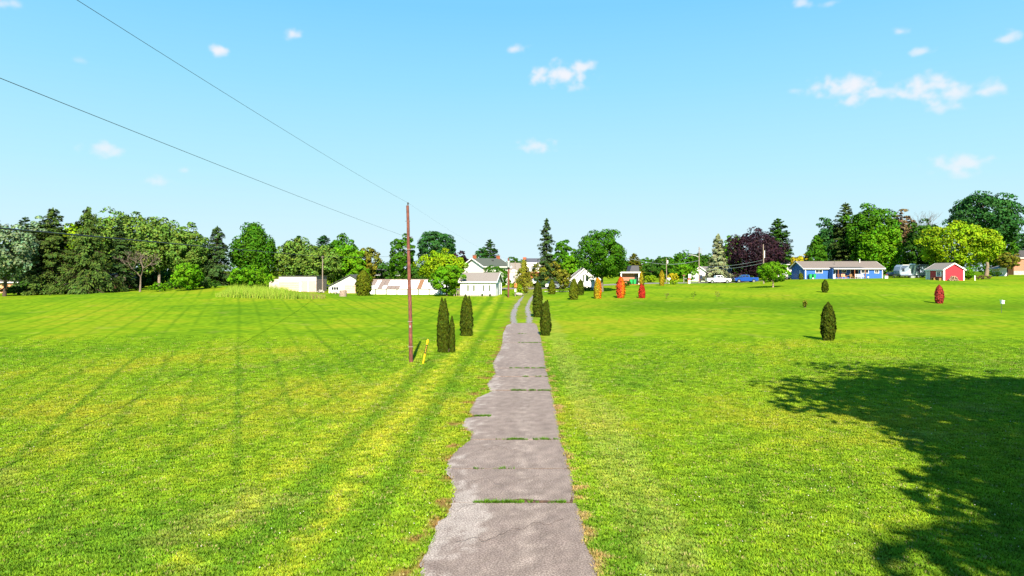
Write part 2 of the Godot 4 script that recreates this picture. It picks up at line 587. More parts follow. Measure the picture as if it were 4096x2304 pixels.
func camera_and_light() -> void:
	var cam := Camera3D.new()
	cam.name = "camera"
	cam.position = Vector3(0, HC, 0)
	cam.projection = Camera3D.PROJECTION_FRUSTUM
	cam.near = .1
	cam.far = 6000.0
	cam.size = 2.0 * 1152.0 / F * .1
	cam.frustum_offset = Vector2(0, -(1152.0 - HY) / F * .1)
	add_child(cam)
	cam.current = true
	var we := WorldEnvironment.new()
	we.name = "world_environment"
	var e := Environment.new()
	e.background_mode = Environment.BG_SKY
	e.sky = make_sky()
	e.background_energy_multiplier = SKY_GAIN
	e.tonemap_mode = Environment.TONE_MAPPER_LINEAR
	e.tonemap_exposure = EXPOSURE
	e.sdfgi_enabled = true
	e.ssao_enabled = true
	e.ssil_enabled = true
	we.environment = e
	add_child(we)
	var sun := DirectionalLight3D.new()
	sun.name = "sun"
	sun.light_energy = 1.6
	sun.light_color = Color(1.0, .95, .86)
	sun.light_angular_distance = .55
	sun.shadow_enabled = true
	var az := deg_to_rad(SUN_AZ)
	var el := deg_to_rad(SUN_EL)
	add_child(sun)
	sun.look_at_from_position(Vector3.ZERO, Vector3(-sin(az) * cos(el), -sin(el), -cos(az) * cos(el)))


# ---------- ground, drive, street ----------
func build_ground() -> void:
	noise_a.seed = 11
	noise_a.frequency = .045
	noise_a.fractal_octaves = 3
	noise_b.seed = 12
	noise_b.frequency = .22
	noise_b.fractal_octaves = 3
	noise_c.seed = 13
	noise_c.frequency = 1.1
	noise_c.fractal_octaves = 3
	edges()
	for i in 1060:
		left_table.append(along(left_edge, i * .1 - 30.0))
		right_table.append(along(right_edge, i * .1 - 30.0))
	var xs := PackedFloat32Array()
	var ds := PackedFloat32Array()
	for v in [-4000, -2000, -1000, -600, -400, -280, -200]:
		xs.append(v)
	for i in range(-160, 161):
		xs.append(i * 1.0)
	for v in [200, 280, 400, 600, 1000, 2000, 4000]:
		xs.append(v)
	for v in [-2000, -700, -300, -120, -60]:
		ds.append(v)
	for i in range(-30, 46, 5):
		ds.append(i)
	for i in range(46, 211):
		ds.append(i)
	for v in [220, 235, 260, 300, 360, 450, 600, 900, 1500, 2500, 4500]:
		ds.append(v)
	var s := Soup.new()
	var nx := xs.size()
	for d in ds:
		for x in xs:
			var h := hgt(x, d)
			s.v.append(Vector3(x, h, -d))
			var e := .8
			s.n.append(Vector3(hgt(x - e, d) - hgt(x + e, d), 2 * e, hgt(x, d + e) - hgt(x, d - e)).normalized())
			s.uv.append(Vector2((x + 128.0) / 256.0, (d + 28.0) / 256.0))
			s.uv2.append(Vector2(x, d) / 3.0)
	for j in ds.size() - 1:
		for i in nx - 1:
			var k := j * nx + i
			# x to the right, d away (-z): counter-clockwise from above is k, k+1, k+nx+1, k+nx
			s.ix.append_array(PackedInt32Array([k, k + nx + 1, k + 1, k, k + nx, k + nx + 1]))
	var S := 1024
	var im := Image.create(S, S, false, Image.FORMAT_RGB8)
	for j in S:
		var d := (j + .5) / S * 256.0 - 28.0
		for i in S:
			var x := (i + .5) / S * 256.0 - 128.0
			if absf(x) > 1.0 * absf(d) + 25.0:
				im.set_pixel(i, j, Color(.34, .46, .04))
				continue
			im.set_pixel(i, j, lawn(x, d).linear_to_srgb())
	var m := StandardMaterial3D.new()
	m.resource_name = "mown_grass"
	m.albedo_texture = ImageTexture.create_from_image(im)
	m.texture_repeat = false
	m.roughness = .9
	m.specular_mode = BaseMaterial3D.SPECULAR_DISABLED
	m.rim_enabled = false
	var g := top("ground", s.mesh(), m)
	g.set_meta("kind", "structure")
	g.set_meta("label", "wide mown lawn with mower tracks on both sides of the drive")
	print("ground ", Time.get_ticks_msec())


func slab_colour(x: float, d: float, xl: float, xr: float) -> Color:
	var n1 := noise_b.get_noise_2d(x * 2.6 + 50.0, d * .9)
	var n2 := noise_c.get_noise_2d(x * 2.4, d * 1.6 + 90.0)
	var base := Vector3(.225, .172, .15)
	var pale := Vector3(.46, .41, .38)
	var tan_ := Vector3(.33, .262, .23)
	var c := base.lerp(tan_, clampf(.45 + n1 * .4 + n2 * .45, 0.0, 1.0))
	# scoured, bleached skin along the broken left edge, and a worn ridge down the middle
	var el := x - xl
	var bleach := smoothstep(.1, .5, n1 * .8 + n2 * .7 + .3 + .35 * exp(-pow((d - 14.6) / 2.0, 2.0)) - el * .8)
	c = c.lerp(pale, bleach * .6)
	var q := x - .0165 * d
	var ridge := (1.0 - smoothstep(.1, .42, absf(q - .05 + n1 * .3))) * clampf(.35 + n2 * 1.4, 0.0, 1.0)
	c = c.lerp(Vector3(.4, .33, .29), ridge * .5)
	c *= 1.0 + .2 * n2
	return Color(c.x, c.y, c.z)


func build_drive() -> void:
	var root := Node3D.new()
	root.name = "driveway"
	root.set_meta("kind", "structure")
	root.set_meta("label", "cracked concrete driveway of uneven slabs leading to the cottages")
	add_child(root)
	var rng := RandomNumberGenerator.new()
	rng.seed = 3
	var joints := [-30.0, 2.0, 9.2]
	for py in [2014, 1878, 1761, 1563, 1508, 1474, 1372, 1336, 1293]:
		joints.append(HC * F / (py - HY))
	for j in joints.size() - 1:
		var tilt := rng.randf_range(-.012, .012)
		var lift := rng.randf_range(.018, .03)
		var gap0 := rng.randf_range(.035, .06)
		var d0: float = joints[j] + gap0
		var d1: float = joints[j + 1] - gap0
		var nd := maxi(6, int((d1 - d0) / .14))
		var nw := 22
		var s := Soup.new()
		for a in nd + 1:
			var d := lerpf(d0, d1, float(a) / nd)
			var rag := noise_c.get_noise_2d(7.0, d * 3.0) * .07
			var xl := along(left_edge, d) + rag
			var xr := along(right_edge, d) + noise_c.get_noise_2d(97.0, d * 2.2) * .05
			for b in nw + 1:
				var t := float(b) / nw
				var x := lerpf(xl, xr, t)
				var dd := d
				if a == 0 or a == nd:
					dd += noise_c.get_noise_2d(x * 1.4, d) * .05
				var y := lift + tilt * (float(a) / nd - .5) * 2.0 + noise_b.get_noise_2d(x, d) * .008
				if b == 0 or b == nw:
					y -= .012
				s.v.append(Vector3(x, y, -dd))
				s.n.append(Vector3.UP)
				s.c.append(slab_colour(x, d, xl, xr))
		for a in nd:
			for b in nw:
				var k := a * (nw + 1) + b
				s.ix.append_array(PackedInt32Array([k, k + nw + 2, k + 1, k, k + nw + 1, k + nw + 2]))
		# broken edges: a skirt down into the soil
		var w := nw + 1
		var rim := PackedInt32Array()
		for b in w:
			rim.append(b)
		for a in range(1, nd + 1):
			rim.append(a * w + nw)
		for b in range(nw - 1, -1, -1):
			rim.append(nd * w + b)
		for a in range(nd - 1, 0, -1):
			rim.append(a * w)
		for i in rim.size():
			var p := s.v[rim[i]]
			var q := s.v[rim[(i + 1) % rim.size()]]
			s.quad(Vector3(p.x, -.08, p.z), Vector3(q.x, -.08, q.z), q, p, s.c[rim[i]])
		part("slab", s.mesh(), M.slab, root)
	# soil under and between the slabs
	var bed := Soup.new()
	for i in range(0, 100):
		var d0 := -30.0 + i
		var d1 := d0 + 1.0
		if d1 > 70.4:
			break
		bed.quad(Vector3(along(left_edge, d0) + .06, .006, -d0), Vector3(along(right_edge, d0) - .06, .006, -d0), Vector3(along(right_edge, d1) - .06, .006, -d1), Vector3(along(left_edge, d1) + .06, .006, -d1))
	part("soil_bed", bed.mesh(), M.soil, root)
	# dirt caught in cracks that run across the slabs
	for e in [[13.2, -1.1, 1.1, 1.6], [14.9, -1.6, -.2, .9], [17.0, -1.3, .7, .7], [19.8, -1.2, -.1, 1.0], [20.6, -1.0, .4, -.8], [23.2, -1.2, .2, .8], [26.5, -1.0, 1.0, .5], [33.0, -.9, 1.1, .3], [42.0, -.7, 1.4, .5], [47.0, -.6, 1.2, -.5]]:
		var s := Soup.new()
		var n := 26
		var prev := Vector2.ZERO
		for i in n + 1:
			var t := float(i) / n
			var x := lerpf(e[1], e[2], t)
			var d: float = e[0] + e[3] * t + noise_c.get_noise_2d(x * 2.0, e[0] * 3.0) * .35 + noise_b.get_noise_2d(x * 2.0, e[0]) * .5
			var w := .004 + .012 * absf(noise_c.get_noise_2d(x * 4.0 + 9.0, e[0]))
			if i > 0:
				var pd := prev.y
				s.quad(Vector3(prev.x, .052, -pd + w), Vector3(x, .052, -d + w), Vector3(x, .052, -d - w), Vector3(prev.x, .052, -pd - w))
			prev = Vector2(x, d)
		part("crack_dirt", s.mesh(), M.soil, root)
	# gravel wheel tracks
	for line in [track_l, track_r]:
		var s := Soup.new()
		var prev := []
		var d := 69.5
		while d < 137.0:
			var c := along(line, d)
			var hw := .27 + noise_c.get_noise_2d(c * 5.0 + (3.0 if line == track_l else 40.0), d * 1.3) * .42
			hw = maxf(hw, .03) * (1.0 if d < 100.0 else .8) * (1.0 - smoothstep(108.0, 116.0, d) * (.9 if line == track_l else .3))
			var cur := []
			for k in 5:
				var x := c + (k / 2.0 - 1.0) * hw
				cur.append(Vector3(x, hgt(x, d) + (.03 if k > 0 and k < 4 else .006), -d))
			if prev:
				for k in 4:
					s.quad(prev[k], prev[k + 1], cur[k + 1], cur[k])
			prev = cur
			d += .35
		part("gravel_track", s.mesh(), M.gravel, root)
	# street
	var pts := [at(1200, 172), at(1700, 150), at(2050, 138), at(2200, 138.5), at(2400, 145), at(2600, 157), at(2800, 170), at(2980, 178), at(3200, 196), at(3700, 240)]
	var curve := Curve3D.new()
	for i in pts.size():
		var tang: Vector3 = (pts[mini(i + 1, pts.size() - 1)] - pts[maxi(i - 1, 0)]) * .16
		curve.add_point(pts[i], -tang, tang)
	var st := Soup.new()
	var bp := curve.get_baked_points()
	var pl := Vector3.ZERO
	var pr := Vector3.ZERO
	var L := curve.get_baked_length()
	var n := int(L / 1.5)
	for i in n:
		var p := curve.sample_baked(i * 1.5)
		var q := curve.sample_baked(i * 1.5 + .5)
		var t := (q - p)
		t.y = 0
		t = t.normalized()
		var side := Vector3(-t.z, 0, t.x)   # right-hand side when looking along the street
		var a := p - side * 2.7
		var b := p + side * 2.7
		a.y = hgt(a.x, -a.z) + .03
		b.y = hgt(b.x, -b.z) + .03
		if i > 0:
			st.quad(pl, pr, b, a)
		pl = a
		pr = b
	var road := top("street", st.mesh(), M.asphalt)
	road.set_meta("kind", "structure")
	road.set_meta("label", "narrow grey street crossing behind the lawn")


func tuft_mesh(blades: int, h: float, w: float, spread: float, sd: int) -> ArrayMesh:
	var rng := RandomNumberGenerator.new()
	rng.seed = sd
	var s := Soup.new()
	for i in blades:
		var a := rng.randf() * TAU
		var r := sqrt(rng.randf()) * spread
		var p := Vector3(cos(a) * r, -.01, sin(a) * r)
		var lean := Vector3(cos(a + rng.randf_range(-1, 1)), 0, sin(a + rng.randf_range(-1, 1))) * h * rng.randf_range(.25, .8)
		var b := rng.randf() * TAU
		var side := Vector3(cos(b), 0, sin(b)) * w * rng.randf_range(.7, 1.2)
		var tip := p + lean + Vector3(0, h * rng.randf_range(.6, 1.1), 0)
		var midp := p + lean * .35 + Vector3(0, h * .5, 0)
		var shade := rng.randf_range(.75, 1.4)
		var geo := (side * 2.0).cross(tip - p)
		if geo.y < 0.0:
			side = -side
			geo = -geo
		var nn := (geo.normalized() + Vector3(0, .45, 0)).normalized()
		var k := s.v.size()
		s.v.append(p - side); s.v.append(p + side); s.v.append(midp + side * .8); s.v.append(midp - side * .8); s.v.append(tip)
		for j in 5:
			s.n.append(nn)
			s.c.append(Color(shade, shade, shade))
		s.ix.append_array(PackedInt32Array([k, k + 2, k + 1, k, k + 3, k + 2, k + 3, k + 4, k + 2]))
	return s.mesh()


func scatter(called: String, m: Mesh, mt: Material, xf: Array, cols: Array) -> MultiMeshInstance3D:
	var mm := MultiMesh.new()
	mm.transform_format = MultiMesh.TRANSFORM_3D
	mm.use_colors = true
	mm.mesh = m
	mm.instance_count = xf.size()
	for i in xf.size():
		mm.set_instance_transform(i, xf[i])
		mm.set_instance_color(i, cols[i])
	var o := MultiMeshInstance3D.new()
	o.name = numbered(called)
	o.multimesh = mm
	o.material_override = mt
	add_child(o)
	return o


func build_grass() -> void:
	var rng := RandomNumberGenerator.new()
	rng.seed = 4242
	var tm := tuft_mesh(8, .068, .0075, .055, 1)
	var xf := []
	var cols := []
	var d := 8.5
	while d < 56.0:
		var step := .25
		var dens := minf(330.0, 5000.0 / d) * (1.0 if d < 26.0 else (56.0 - d) / 30.0)
		var half := .78 * d + 2.5
		var cnt := int(2.0 * half * step * dens)
		for i in cnt:
			var dd := d + rng.randf() * step
			var x := rng.randf_range(-half, half)
			var xl := edge_at(left_table, dd)
			var xr := edge_at(right_table, dd)
			if x > xl + .02 and x < xr - .02 and dd < 70.2:
				continue
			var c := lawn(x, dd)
			var edge := minf(absf(x - xl), absf(x - xr))
			if edge < 1.2 and x < xl and c.r > c.g and rng.randf() < .8:
				continue
			var k := rng.randf_range(1.05, 1.7)
			c = Color(c.r * k * rng.randf_range(.85, 1.2), c.g * k, c.b * k * rng.randf_range(.7, 1.5))
			if rng.randf() < .04:
				c = Color(.3, .27, .1)
			var sc := (.85 + d / 80.0) * rng.randf_range(.75, 1.3)
			var b := Basis(Vector3.UP, rng.randf() * TAU).scaled(Vector3(sc, rng.randf_range(.6, 1.25) * .9, sc))
			xf.append(Transform3D(b, Vector3(x, hgt(x, dd), -dd)))
			cols.append(c)
		d += step
	var o := scatter("grass_blades", tm, M.blade, xf, cols)
	tag(o, "short mown grass covering the lawn beside the concrete drive", "grass", "", "stuff")
	print("grass ", xf.size(), " ", Time.get_ticks_msec())
	# weeds in the joints of the concrete
	xf = []
	cols = []
	var wm := tuft_mesh(9, .075, .007, .045, 2)
	for jt in [[2014, .18, 1.0, 260], [1761, .3, .95, 190], [1563, .35, .97, 130], [1474, .3, 1.0, 150], [1372, .42, .98, 110], [1508, .55, 1.0, 40], [1336, .4, .75, 40], [1667, .0, .2, 70], [1878, .2, .55, 20]]:
		var jd: float = HC * F / (jt[0] - HY)
		for i in int(jt[3]):
			var t := rng.randf_range(jt[1], jt[2])
			if noise_c.get_noise_2d(t * 7.0, jd) < -.05 - .3 * rng.randf():
				continue
			var x := lerpf(along(left_edge, jd), along(right_edge, jd), t)
			var dd := jd + rng.randf_range(-.05, .05) * (1.0 + 1.6 * absf(noise_b.get_noise_2d(t * 9.0, jd)))
			var sc := rng.randf_range(.4, 1.35)
			xf.append(Transform3D(Basis(Vector3.UP, rng.randf() * TAU).scaled(Vector3.ONE * sc), Vector3(x, .02, -dd)))
			var k := rng.randf_range(.7, 1.3)
			cols.append(Color(.07 * k, .16 * k, .008))
	o = scatter("joint_weeds", wm, M.blade, xf, cols)
	tag(o, "green weeds growing in the joints between concrete slabs", "weeds", "", "stuff")
	# white clover heads in the right-hand lawn
	xf = []
	cols = []
	var sp := SphereMesh.new()
	sp.radius = .009
	sp.height = .016
	sp.radial_segments = 6
	sp.rings = 3
	for i in 1000:
		var dd := rng.randf_range(9.0, 40.0)
		var x := rng.randf_range(-.75 * dd, .78 * dd)
		if x > edge_at(left_table, dd) - .3 and x < edge_at(right_table, dd) + .3:
			continue
		if noise_b.get_noise_2d(x * .6 + 500.0, dd * .6) + (.15 if x > 4.0 else -.15) < .05:
			continue
		xf.append(Transform3D(Basis().scaled(Vector3.ONE * rng.randf_range(.8, 1.5)), Vector3(x, .05, -dd)))
		cols.append(Color(.62, .6, .52))
	o = scatter("clover_flowers", sp, M.blade, xf, cols)
	tag(o, "tiny white clover flowers dotted through the lawn", "flowers", "", "stuff")


# ---------- trees ----------
const GREEN := {
	"maple": Vector3(.034, .108, .004), "bright": Vector3(.07, .19, .004), "lime": Vector3(.15, .25, .005), "pale": Vector3(.085, .155, .022), "silver": Vector3(.13, .2, .1),
	"spruce": Vector3(.036, .074, .018), "spruce2": Vector3(.05, .088, .016), "bluegreen": Vector3(.022, .08, .016), "olive": Vector3(.12, .13, .012), "purple": Vector3(.024, .012, .018), "deep": Vector3(.026, .075, .006),
	"arb": Vector3(.034, .05, .004), "arb2": Vector3(.062, .08, .005), "red": Vector3(.26, .022, .012), "orange": Vector3(.4, .11, .008), "scarlet": Vector3(.38, .05, .014), "brown": Vector3(.11, .08, .04), "paleneedle": Vector3(.17, .2, .1), "gold": Vector3(.22, .17, .01), "wine": Vector3(.22, .03, .025), "yellow": Vector3(.3, .27, .01),
}
const BARK := Color(.12, .09, .07)


func rnd_dir(r: RandomNumberGenerator) -> Vector3:
	var z := r.randf_range(-1, 1)
	var a := r.randf() * TAU
	var q := sqrt(1.0 - z * z)
	return Vector3(q * cos(a), z, q * sin(a))


func tint(c: Vector3, k: float, r: RandomNumberGenerator) -> Color:
	return Color(c.x * k * r.randf_range(.78, 1.25), c.y * k * r.randf_range(.9, 1.1), c.z * k * r.randf_range(.7, 1.3))


func crown_mesh(H: float, yb: float, R: float, col: Vector3, leaf: float, want: int, sd: int, shape := "round", thin := 1.0) -> Array:
	var r := RandomNumberGenerator.new()
	r.seed = sd
	var s := Soup.new()
	var nz := FastNoiseLite.new()
	nz.seed = sd
	nz.frequency = .9
	var hc := (H - yb) * .5
	var cen := Vector3(0, yb + hc, 0)
	var N := clampi(int(R * hc * 5.5), 64, 190)
	var clumps := []
	for i in N:
		var z := 1.0 - 2.0 * (i + .5) / N
		var a := i * 2.39996 + r.randf_range(-.35, .35)
		var q := sqrt(1.0 - z * z)
		var dir := Vector3(q * cos(a), z, q * sin(a))
		var wob := 1.0 + nz.get_noise_3dv(dir * 1.7) * .34
		var k := r.randf_range(.58, .9) if r.randf() < .86 else r.randf_range(.15, .5)
		var rr := R
		if shape == "cone":
			rr = R * clampf(1.12 - .55 * (dir.y + 1.0) * .5 - .35 * pow((dir.y + 1.0) * .5, 2.0), .2, 1.1)
		elif shape == "dome" and dir.y < 0.0:
			rr = R * 1.06
		elif shape == "vase":
			rr = R * (1.0 if dir.y > -.1 else .75)
		var p := cen + Vector3(dir.x * rr, dir.y * hc, dir.z * rr) * k * wob
		var cr := minf(R, hc) * r.randf_range(.16, .3) * (1.0 if shape != "oak" else 1.15)
		clumps.append([p, dir, cr, r.randf_range(.8, 1.22), Vector3(r.randf_range(.9, 1.12), 1.0, 1.0)])
	var per := int(want / float(N))
	for c in clumps:
		var p: Vector3 = c[0]
		var dir: Vector3 = c[1]
		var cr: float = c[2]
		var flat := .78 if shape != "oak" else .5
		for i in int(per * thin):
			var w := (rnd_dir(r) + dir * .45 + Vector3(0, .28, 0)).normalized()
			var rad := cr * (.5 + .55 * sqrt(r.randf()))
			var q := p + Vector3(w.x * rad, w.y * rad * flat, w.z * rad)
			if q.y < yb * .55:
				continue
			var g := (w * .75 + rnd_dir(r) * .65 + Vector3(0, .25, 0)).normalized()
			var a := g.cross(rnd_dir(r))
			if a.length_squared() < .01:
				continue
			a = a.normalized() * leaf * r.randf_range(.7, 1.35)
			var b := g.cross(a) * .66
			var sn := (g * .7 + (q - cen).normalized() * .3).normalized()
			var cl: Vector3 = col * (c[4] as Vector3)
			s.leaf(q, a, b, sn if sn.dot(g) > .1 else g, tint(cl, float(c[3]) * r.randf_range(.75, 1.25), r))
	return [s.mesh(), clumps]


func trunk_mesh(H: float, yb: float, R: float, clumps: Array, sd: int, col := BARK, lean := Vector3.ZERO, limbs := 12) -> ArrayMesh:
	var r := RandomNumberGenerator.new()
	r.seed = sd + 9
	var s := Soup.new()
	var r0 := .016 * H + .07
	var topy := lerpf(yb, H, .55)
	var prev := Vector3(0, -.15, 0)
	var pr := r0 * 1.35
	var segs := 6
	var pts := [prev]
	for i in range(1, segs + 1):
		var t := float(i) / segs
		var p := Vector3(r.randf_range(-.03, .03) * H * .4, topy * t, r.randf_range(-.03, .03) * H * .4) + lean * t
		var q := r0 * (1.0 - .72 * t)
		s.tube(prev, p, pr, q, 9, col)
		prev = p
		pr = q
		pts.append(p)
	var picks := clumps.duplicate()
	for i in mini(limbs, picks.size()):
		var c: Array = picks[r.randi() % picks.size()]
		var e: Vector3 = c[0]
		var k := clampi(int(segs * clampf((e.y - H * .12) / topy, .35, .95)), 2, segs - 1)
		var b: Vector3 = pts[k]
		if e.y < b.y:
			b = pts[maxi(k - 1, 1)]
		var m := b.lerp(e, .5) + Vector3(0, .06 * H * r.randf(), 0)
		s.tube(b, m, r0 * .34, r0 * .2, 6, col)
		s.tube(m, e, r0 * .2, r0 * .06, 6, col)
	return s.mesh()


func tree(called: String, label: String, px: float, d: float, py: float, hwpx: float, cb: float, colkey: String, shape := "round", want := 9000, group := "", bark := BARK, thin := 1.0) -> Node3D:
	var base := at(px, d)
	var H := seen_y(py, d) - base.y
	var R := hwpx * d / F
	var yb := H * cb
	var leaf := sqrt(R * (H - yb) * 26.0 / want) * .62
	leaf = clampf(leaf, .09, .42)
	var t := thing(called, label, "tree", base, 0.0, group)
	var sd := int(px * 7 + py)
	var cm := crown_mesh(H, yb, R, GREEN[colkey], leaf, want, sd, shape, thin)
	part("trunk", trunk_mesh(H, yb, R, cm[1], sd, bark), M.bark, t)
	part("crown", cm[0], M.leaf, t)
	return t


func spruce_mesh(H: float, yb: float, R: float, col: Vector3, sd: int, droop := .3, dens := 1.0, ragged := .25, weep := 0.0) -> Array:
	var r := RandomNumberGenerator.new()
	r.seed = sd
	var s := Soup.new()
	var tr := Soup.new()
	var r0 := .014 * H + .05
	tr.tube(Vector3(0, -.15, 0), Vector3(0, H * .5, 0), r0 * 1.25, r0 * .65, 9, Color(.16, .11, .08))
	tr.tube(Vector3(0, H * .5, 0), Vector3(0, H * .985, 0), r0 * .65, .02, 7, Color(.16, .11, .08))
	var y := yb
	var side_bias := FastNoiseLite.new()
	side_bias.seed = sd
	side_bias.frequency = .6
	while y < H * .985:
		var t := (y - yb) / (H - yb)
		var nb := 9 if t < .7 else 6
		for k in nb:
			var a := r.randf() * TAU
			var L := (R * 1.32 * pow(1.0 - t, .72) + .12) * r.randf_range(1.0 - ragged, 1.0 + ragged * .35)
			L *= 1.0 + side_bias.get_noise_2d(cos(a) * 1.2 + sin(a) * .7, y * .25) * .45
			var out := Vector3(cos(a), 0, sin(a))
			var sid := Vector3(-sin(a), 0, cos(a))
			var rise := lerpf(-droop, .55, t * t)
			var b0 := Vector3(0, y + r.randf_range(-.2, .2), 0)
			tr.tube(b0, b0 + out * L * .9 + Vector3(0, rise * L * .8 - droop * .15 * L, 0), r0 * .16 * (1.0 - t) + .012, .008, 4, Color(.13, .09, .06))
			var cnt := int((6.0 + L * 17.0) * dens)
			var bright := r.randf_range(.75, 1.25)
			for i in cnt:
				var u := sqrt(r.randf_range(.02, 1.0))
				var lat := r.randf_range(-1, 1) * (L * .34 * (1.0 - u * .75) + .08)
				var hang := r.randf() * (.12 + weep) * (1.0 + L * .2)
				var p := b0 + out * L * u + sid * lat + Vector3(0, rise * L * u - droop * .3 * L * u * u - hang, 0)
				var axis := (out * .8 + sid * signf(lat) * .7 + Vector3(0, -.25 - weep * 1.6 + r.randf_range(-.3, .3), 0)).normalized()
				var g := (Vector3(0, 1.0 - weep, 0) + out * (.4 + weep) + rnd_dir(r) * .55)
				g = (g - axis * g.dot(axis)).normalized()
				var ln := r.randf_range(.13, .26) * (1.0 + R * .05)
				var aa := axis * ln
				var bb := g.cross(axis) * ln * .42
				s.leaf(p, aa, bb, g, tint(col, bright * r.randf_range(.7, 1.3), r))
		y += lerpf(.52, .3, t) * (1.0 + R * .02)
	# leader
	for i in 26:
		var p := Vector3(r.randf_range(-.1, .1), H * r.randf_range(.95, 1.0), r.randf_range(-.1, .1))
		var g := rnd_dir(r)
		var ax := (Vector3(r.randf_range(-.5, .5), 1, r.randf_range(-.5, .5))).normalized()
		g = (g - ax * g.dot(ax)).normalized()
		s.leaf(p, ax * .22, g.cross(ax) * .07, g, tint(col, 1.0, r))
	return [s.mesh(), tr.mesh()]


func spruce(called: String, label: String, px: float, d: float, py: float, hwpx: float, cb: float, colkey: String, dens := 1.0, droop := .3, ragged := .25, weep := 0.0, group := "") -> Node3D:
	var base := at(px, d)
	var H := seen_y(py, d) - base.y
	var t := thing(called, label, "tree", base, 0.0, group)
	var m := spruce_mesh(H, H * cb, hwpx * d / F, GREEN[colkey], int(px * 3 + py), droop, dens, ragged, weep)
	part("trunk", m[1], M.bark, t)
	part("crown", m[0], M.needle, t)
	return t


func bare_tree(called: String, label: String, px: float, d: float, py: float, hwpx: float, col: Color, sd: int, tufts := "", group := "") -> Node3D:
	var base := at(px, d)
	var H := seen_y(py, d) - base.y
	var R := hwpx * d / F
	var t := thing(called, label, "tree", base, 0.0, group)
	var r := RandomNumberGenerator.new()
	r.seed = sd
	var s := Soup.new()
	var tips := []
	var todo := [[Vector3(0, -.15, 0), Vector3(.05, 1, 0).normalized(), H * .3, .02 * H, 0]]
	while todo:
		var w: Array = todo.pop_back()
		var p: Vector3 = w[0]
		var dir: Vector3 = w[1]
		var L: float = w[2]
		var rad: float = w[3]
		var dep: int = w[4]
		var e := p + dir * L
		e.x = clampf(e.x, -R * 1.1, R * 1.1)
		var mid := p.lerp(e, .5) + rnd_dir(r) * L * .06
		s.tube(p, mid, rad, rad * .82, 6 if dep < 2 else 4, col)
		s.tube(mid, e, rad * .82, rad * .62, 6 if dep < 2 else 4, col)
		if dep >= 3:
			tips.append(e)
		if dep < 6:
			var nk := 3 if dep < 4 else 2
			for i in nk:
				var nd := (dir * .75 + rnd_dir(r) * .75 + Vector3(0, .22, 0)).normalized()
				if dep == 0:
					nd = (Vector3(r.randf_range(-1, 1) * R / H * 2.2, .9, r.randf_range(-1, 1) * R / H * 2.0)).normalized()
				todo.append([e, nd, L * r.randf_range(.58, .82), maxf(rad * .56, .012), dep + 1])
	part("trunk", s.mesh(), M.bark, t)
	if tufts:
		var f := Soup.new()
		for e in tips:
			for i in 7:
				var g := rnd_dir(r)
				var a := g.cross(rnd_dir(r)).normalized() * .16
				f.leaf((e as Vector3) + rnd_dir(r) * .55, a, g.cross(a) * .6, g, tint(GREEN[tufts], r.randf_range(.7, 1.3), r))
		part("crown", f.mesh(), M.leaf, t)
	return t


func hedge_cone(called: String, label: String, px: float, d: float, py: float, hwpx: float, colkey: String, stems: Array, want := 5200, group := "", second := "") -> Node3D:
	# columnar evergreen; stems: offset across (in half widths), height share, width share
	var base := at(px, d)
	var H := seen_y(py, d) - base.y
	var R := hwpx * .84 * d / F
	var t := thing(called, label, "shrub", base, 0.0, group)
	var r := RandomNumberGenerator.new()
	r.seed = int(px * 5 + py)
	var nz := FastNoiseLite.new()
	nz.seed = r.seed
	nz.frequency = 1.7
	var tr := Soup.new()
	for si in stems.size():
		var st: Array = stems[si]
		var s := Soup.new()
		var h: float = H * st[1]
		var w: float = R * st[2]
		var o := Vector3(st[0] * R, 0, (si % 2) * .12 * R)
		tr.tube(o * .4 + Vector3(0, -.1, 0), o + Vector3(0, h * .25, 0), .06, .04, 7, BARK)
		var prof := func(y: float) -> float:
			var u := y / h
			return w * ((.74 + .26 * smoothstep(0.0, .3, u)) * pow(maxf(1.0 - pow(u, 5.0 if stems.size() == 1 else 3.4), 0.0), .85) + .015)
		var colr: Vector3 = GREEN[colkey]
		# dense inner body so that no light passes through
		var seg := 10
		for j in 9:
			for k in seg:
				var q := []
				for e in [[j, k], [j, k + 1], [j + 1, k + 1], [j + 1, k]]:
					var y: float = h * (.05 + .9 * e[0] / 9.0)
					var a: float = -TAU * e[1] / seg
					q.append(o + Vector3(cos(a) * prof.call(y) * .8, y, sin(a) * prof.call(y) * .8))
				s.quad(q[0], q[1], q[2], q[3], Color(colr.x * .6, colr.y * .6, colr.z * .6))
		var cnt := int(want * st[1] * st[2])
		for i in cnt:
			var y: float = h * (1.0 - sqrt(r.randf())) * .98 + .04 if r.randf() < .5 else h * r.randf_range(.03, 1.0)
			var a := r.randf() * TAU
			var dir := Vector3(cos(a), 0, sin(a))
			var lump := 1.0 + nz.get_noise_3d(cos(a) * 1.2, y * 1.6, sin(a) * 1.2) * .5
			var rad: float = prof.call(y) * lump * r.randf_range(.82, 1.1)
			var p := o + Vector3(dir.x * rad, y, dir.z * rad)
			var g := (dir + rnd_dir(r) * .55 + Vector3(0, .15, 0)).normalized()
			var ax := (Vector3(0, 1, 0) + dir * .3 + rnd_dir(r) * .4)
			ax = (ax - g * ax.dot(g)).normalized()
			var ln := r.randf_range(.05, .1) * (.7 + R * .55) * (1.0 + d / 160.0)
			var cc := colr
			if second and dir.x + r.randf_range(-.3, .3) > .15:
				cc = GREEN[second]
			# sprays: long axis up
			s.leaf(p, ax * ln, g.cross(ax) * ln * .55, (g * .8 + dir * .2).normalized(), tint(cc, r.randf_range(.45, 1.5) * (1.0 + nz.get_noise_3d(cos(a) * 3.0, y * 3.0, sin(a) * 3.0) * .5), r))
		part("foliage", s.mesh(), M.needle, t)
	part("trunk", tr.mesh(), M.bark, t)
	return t


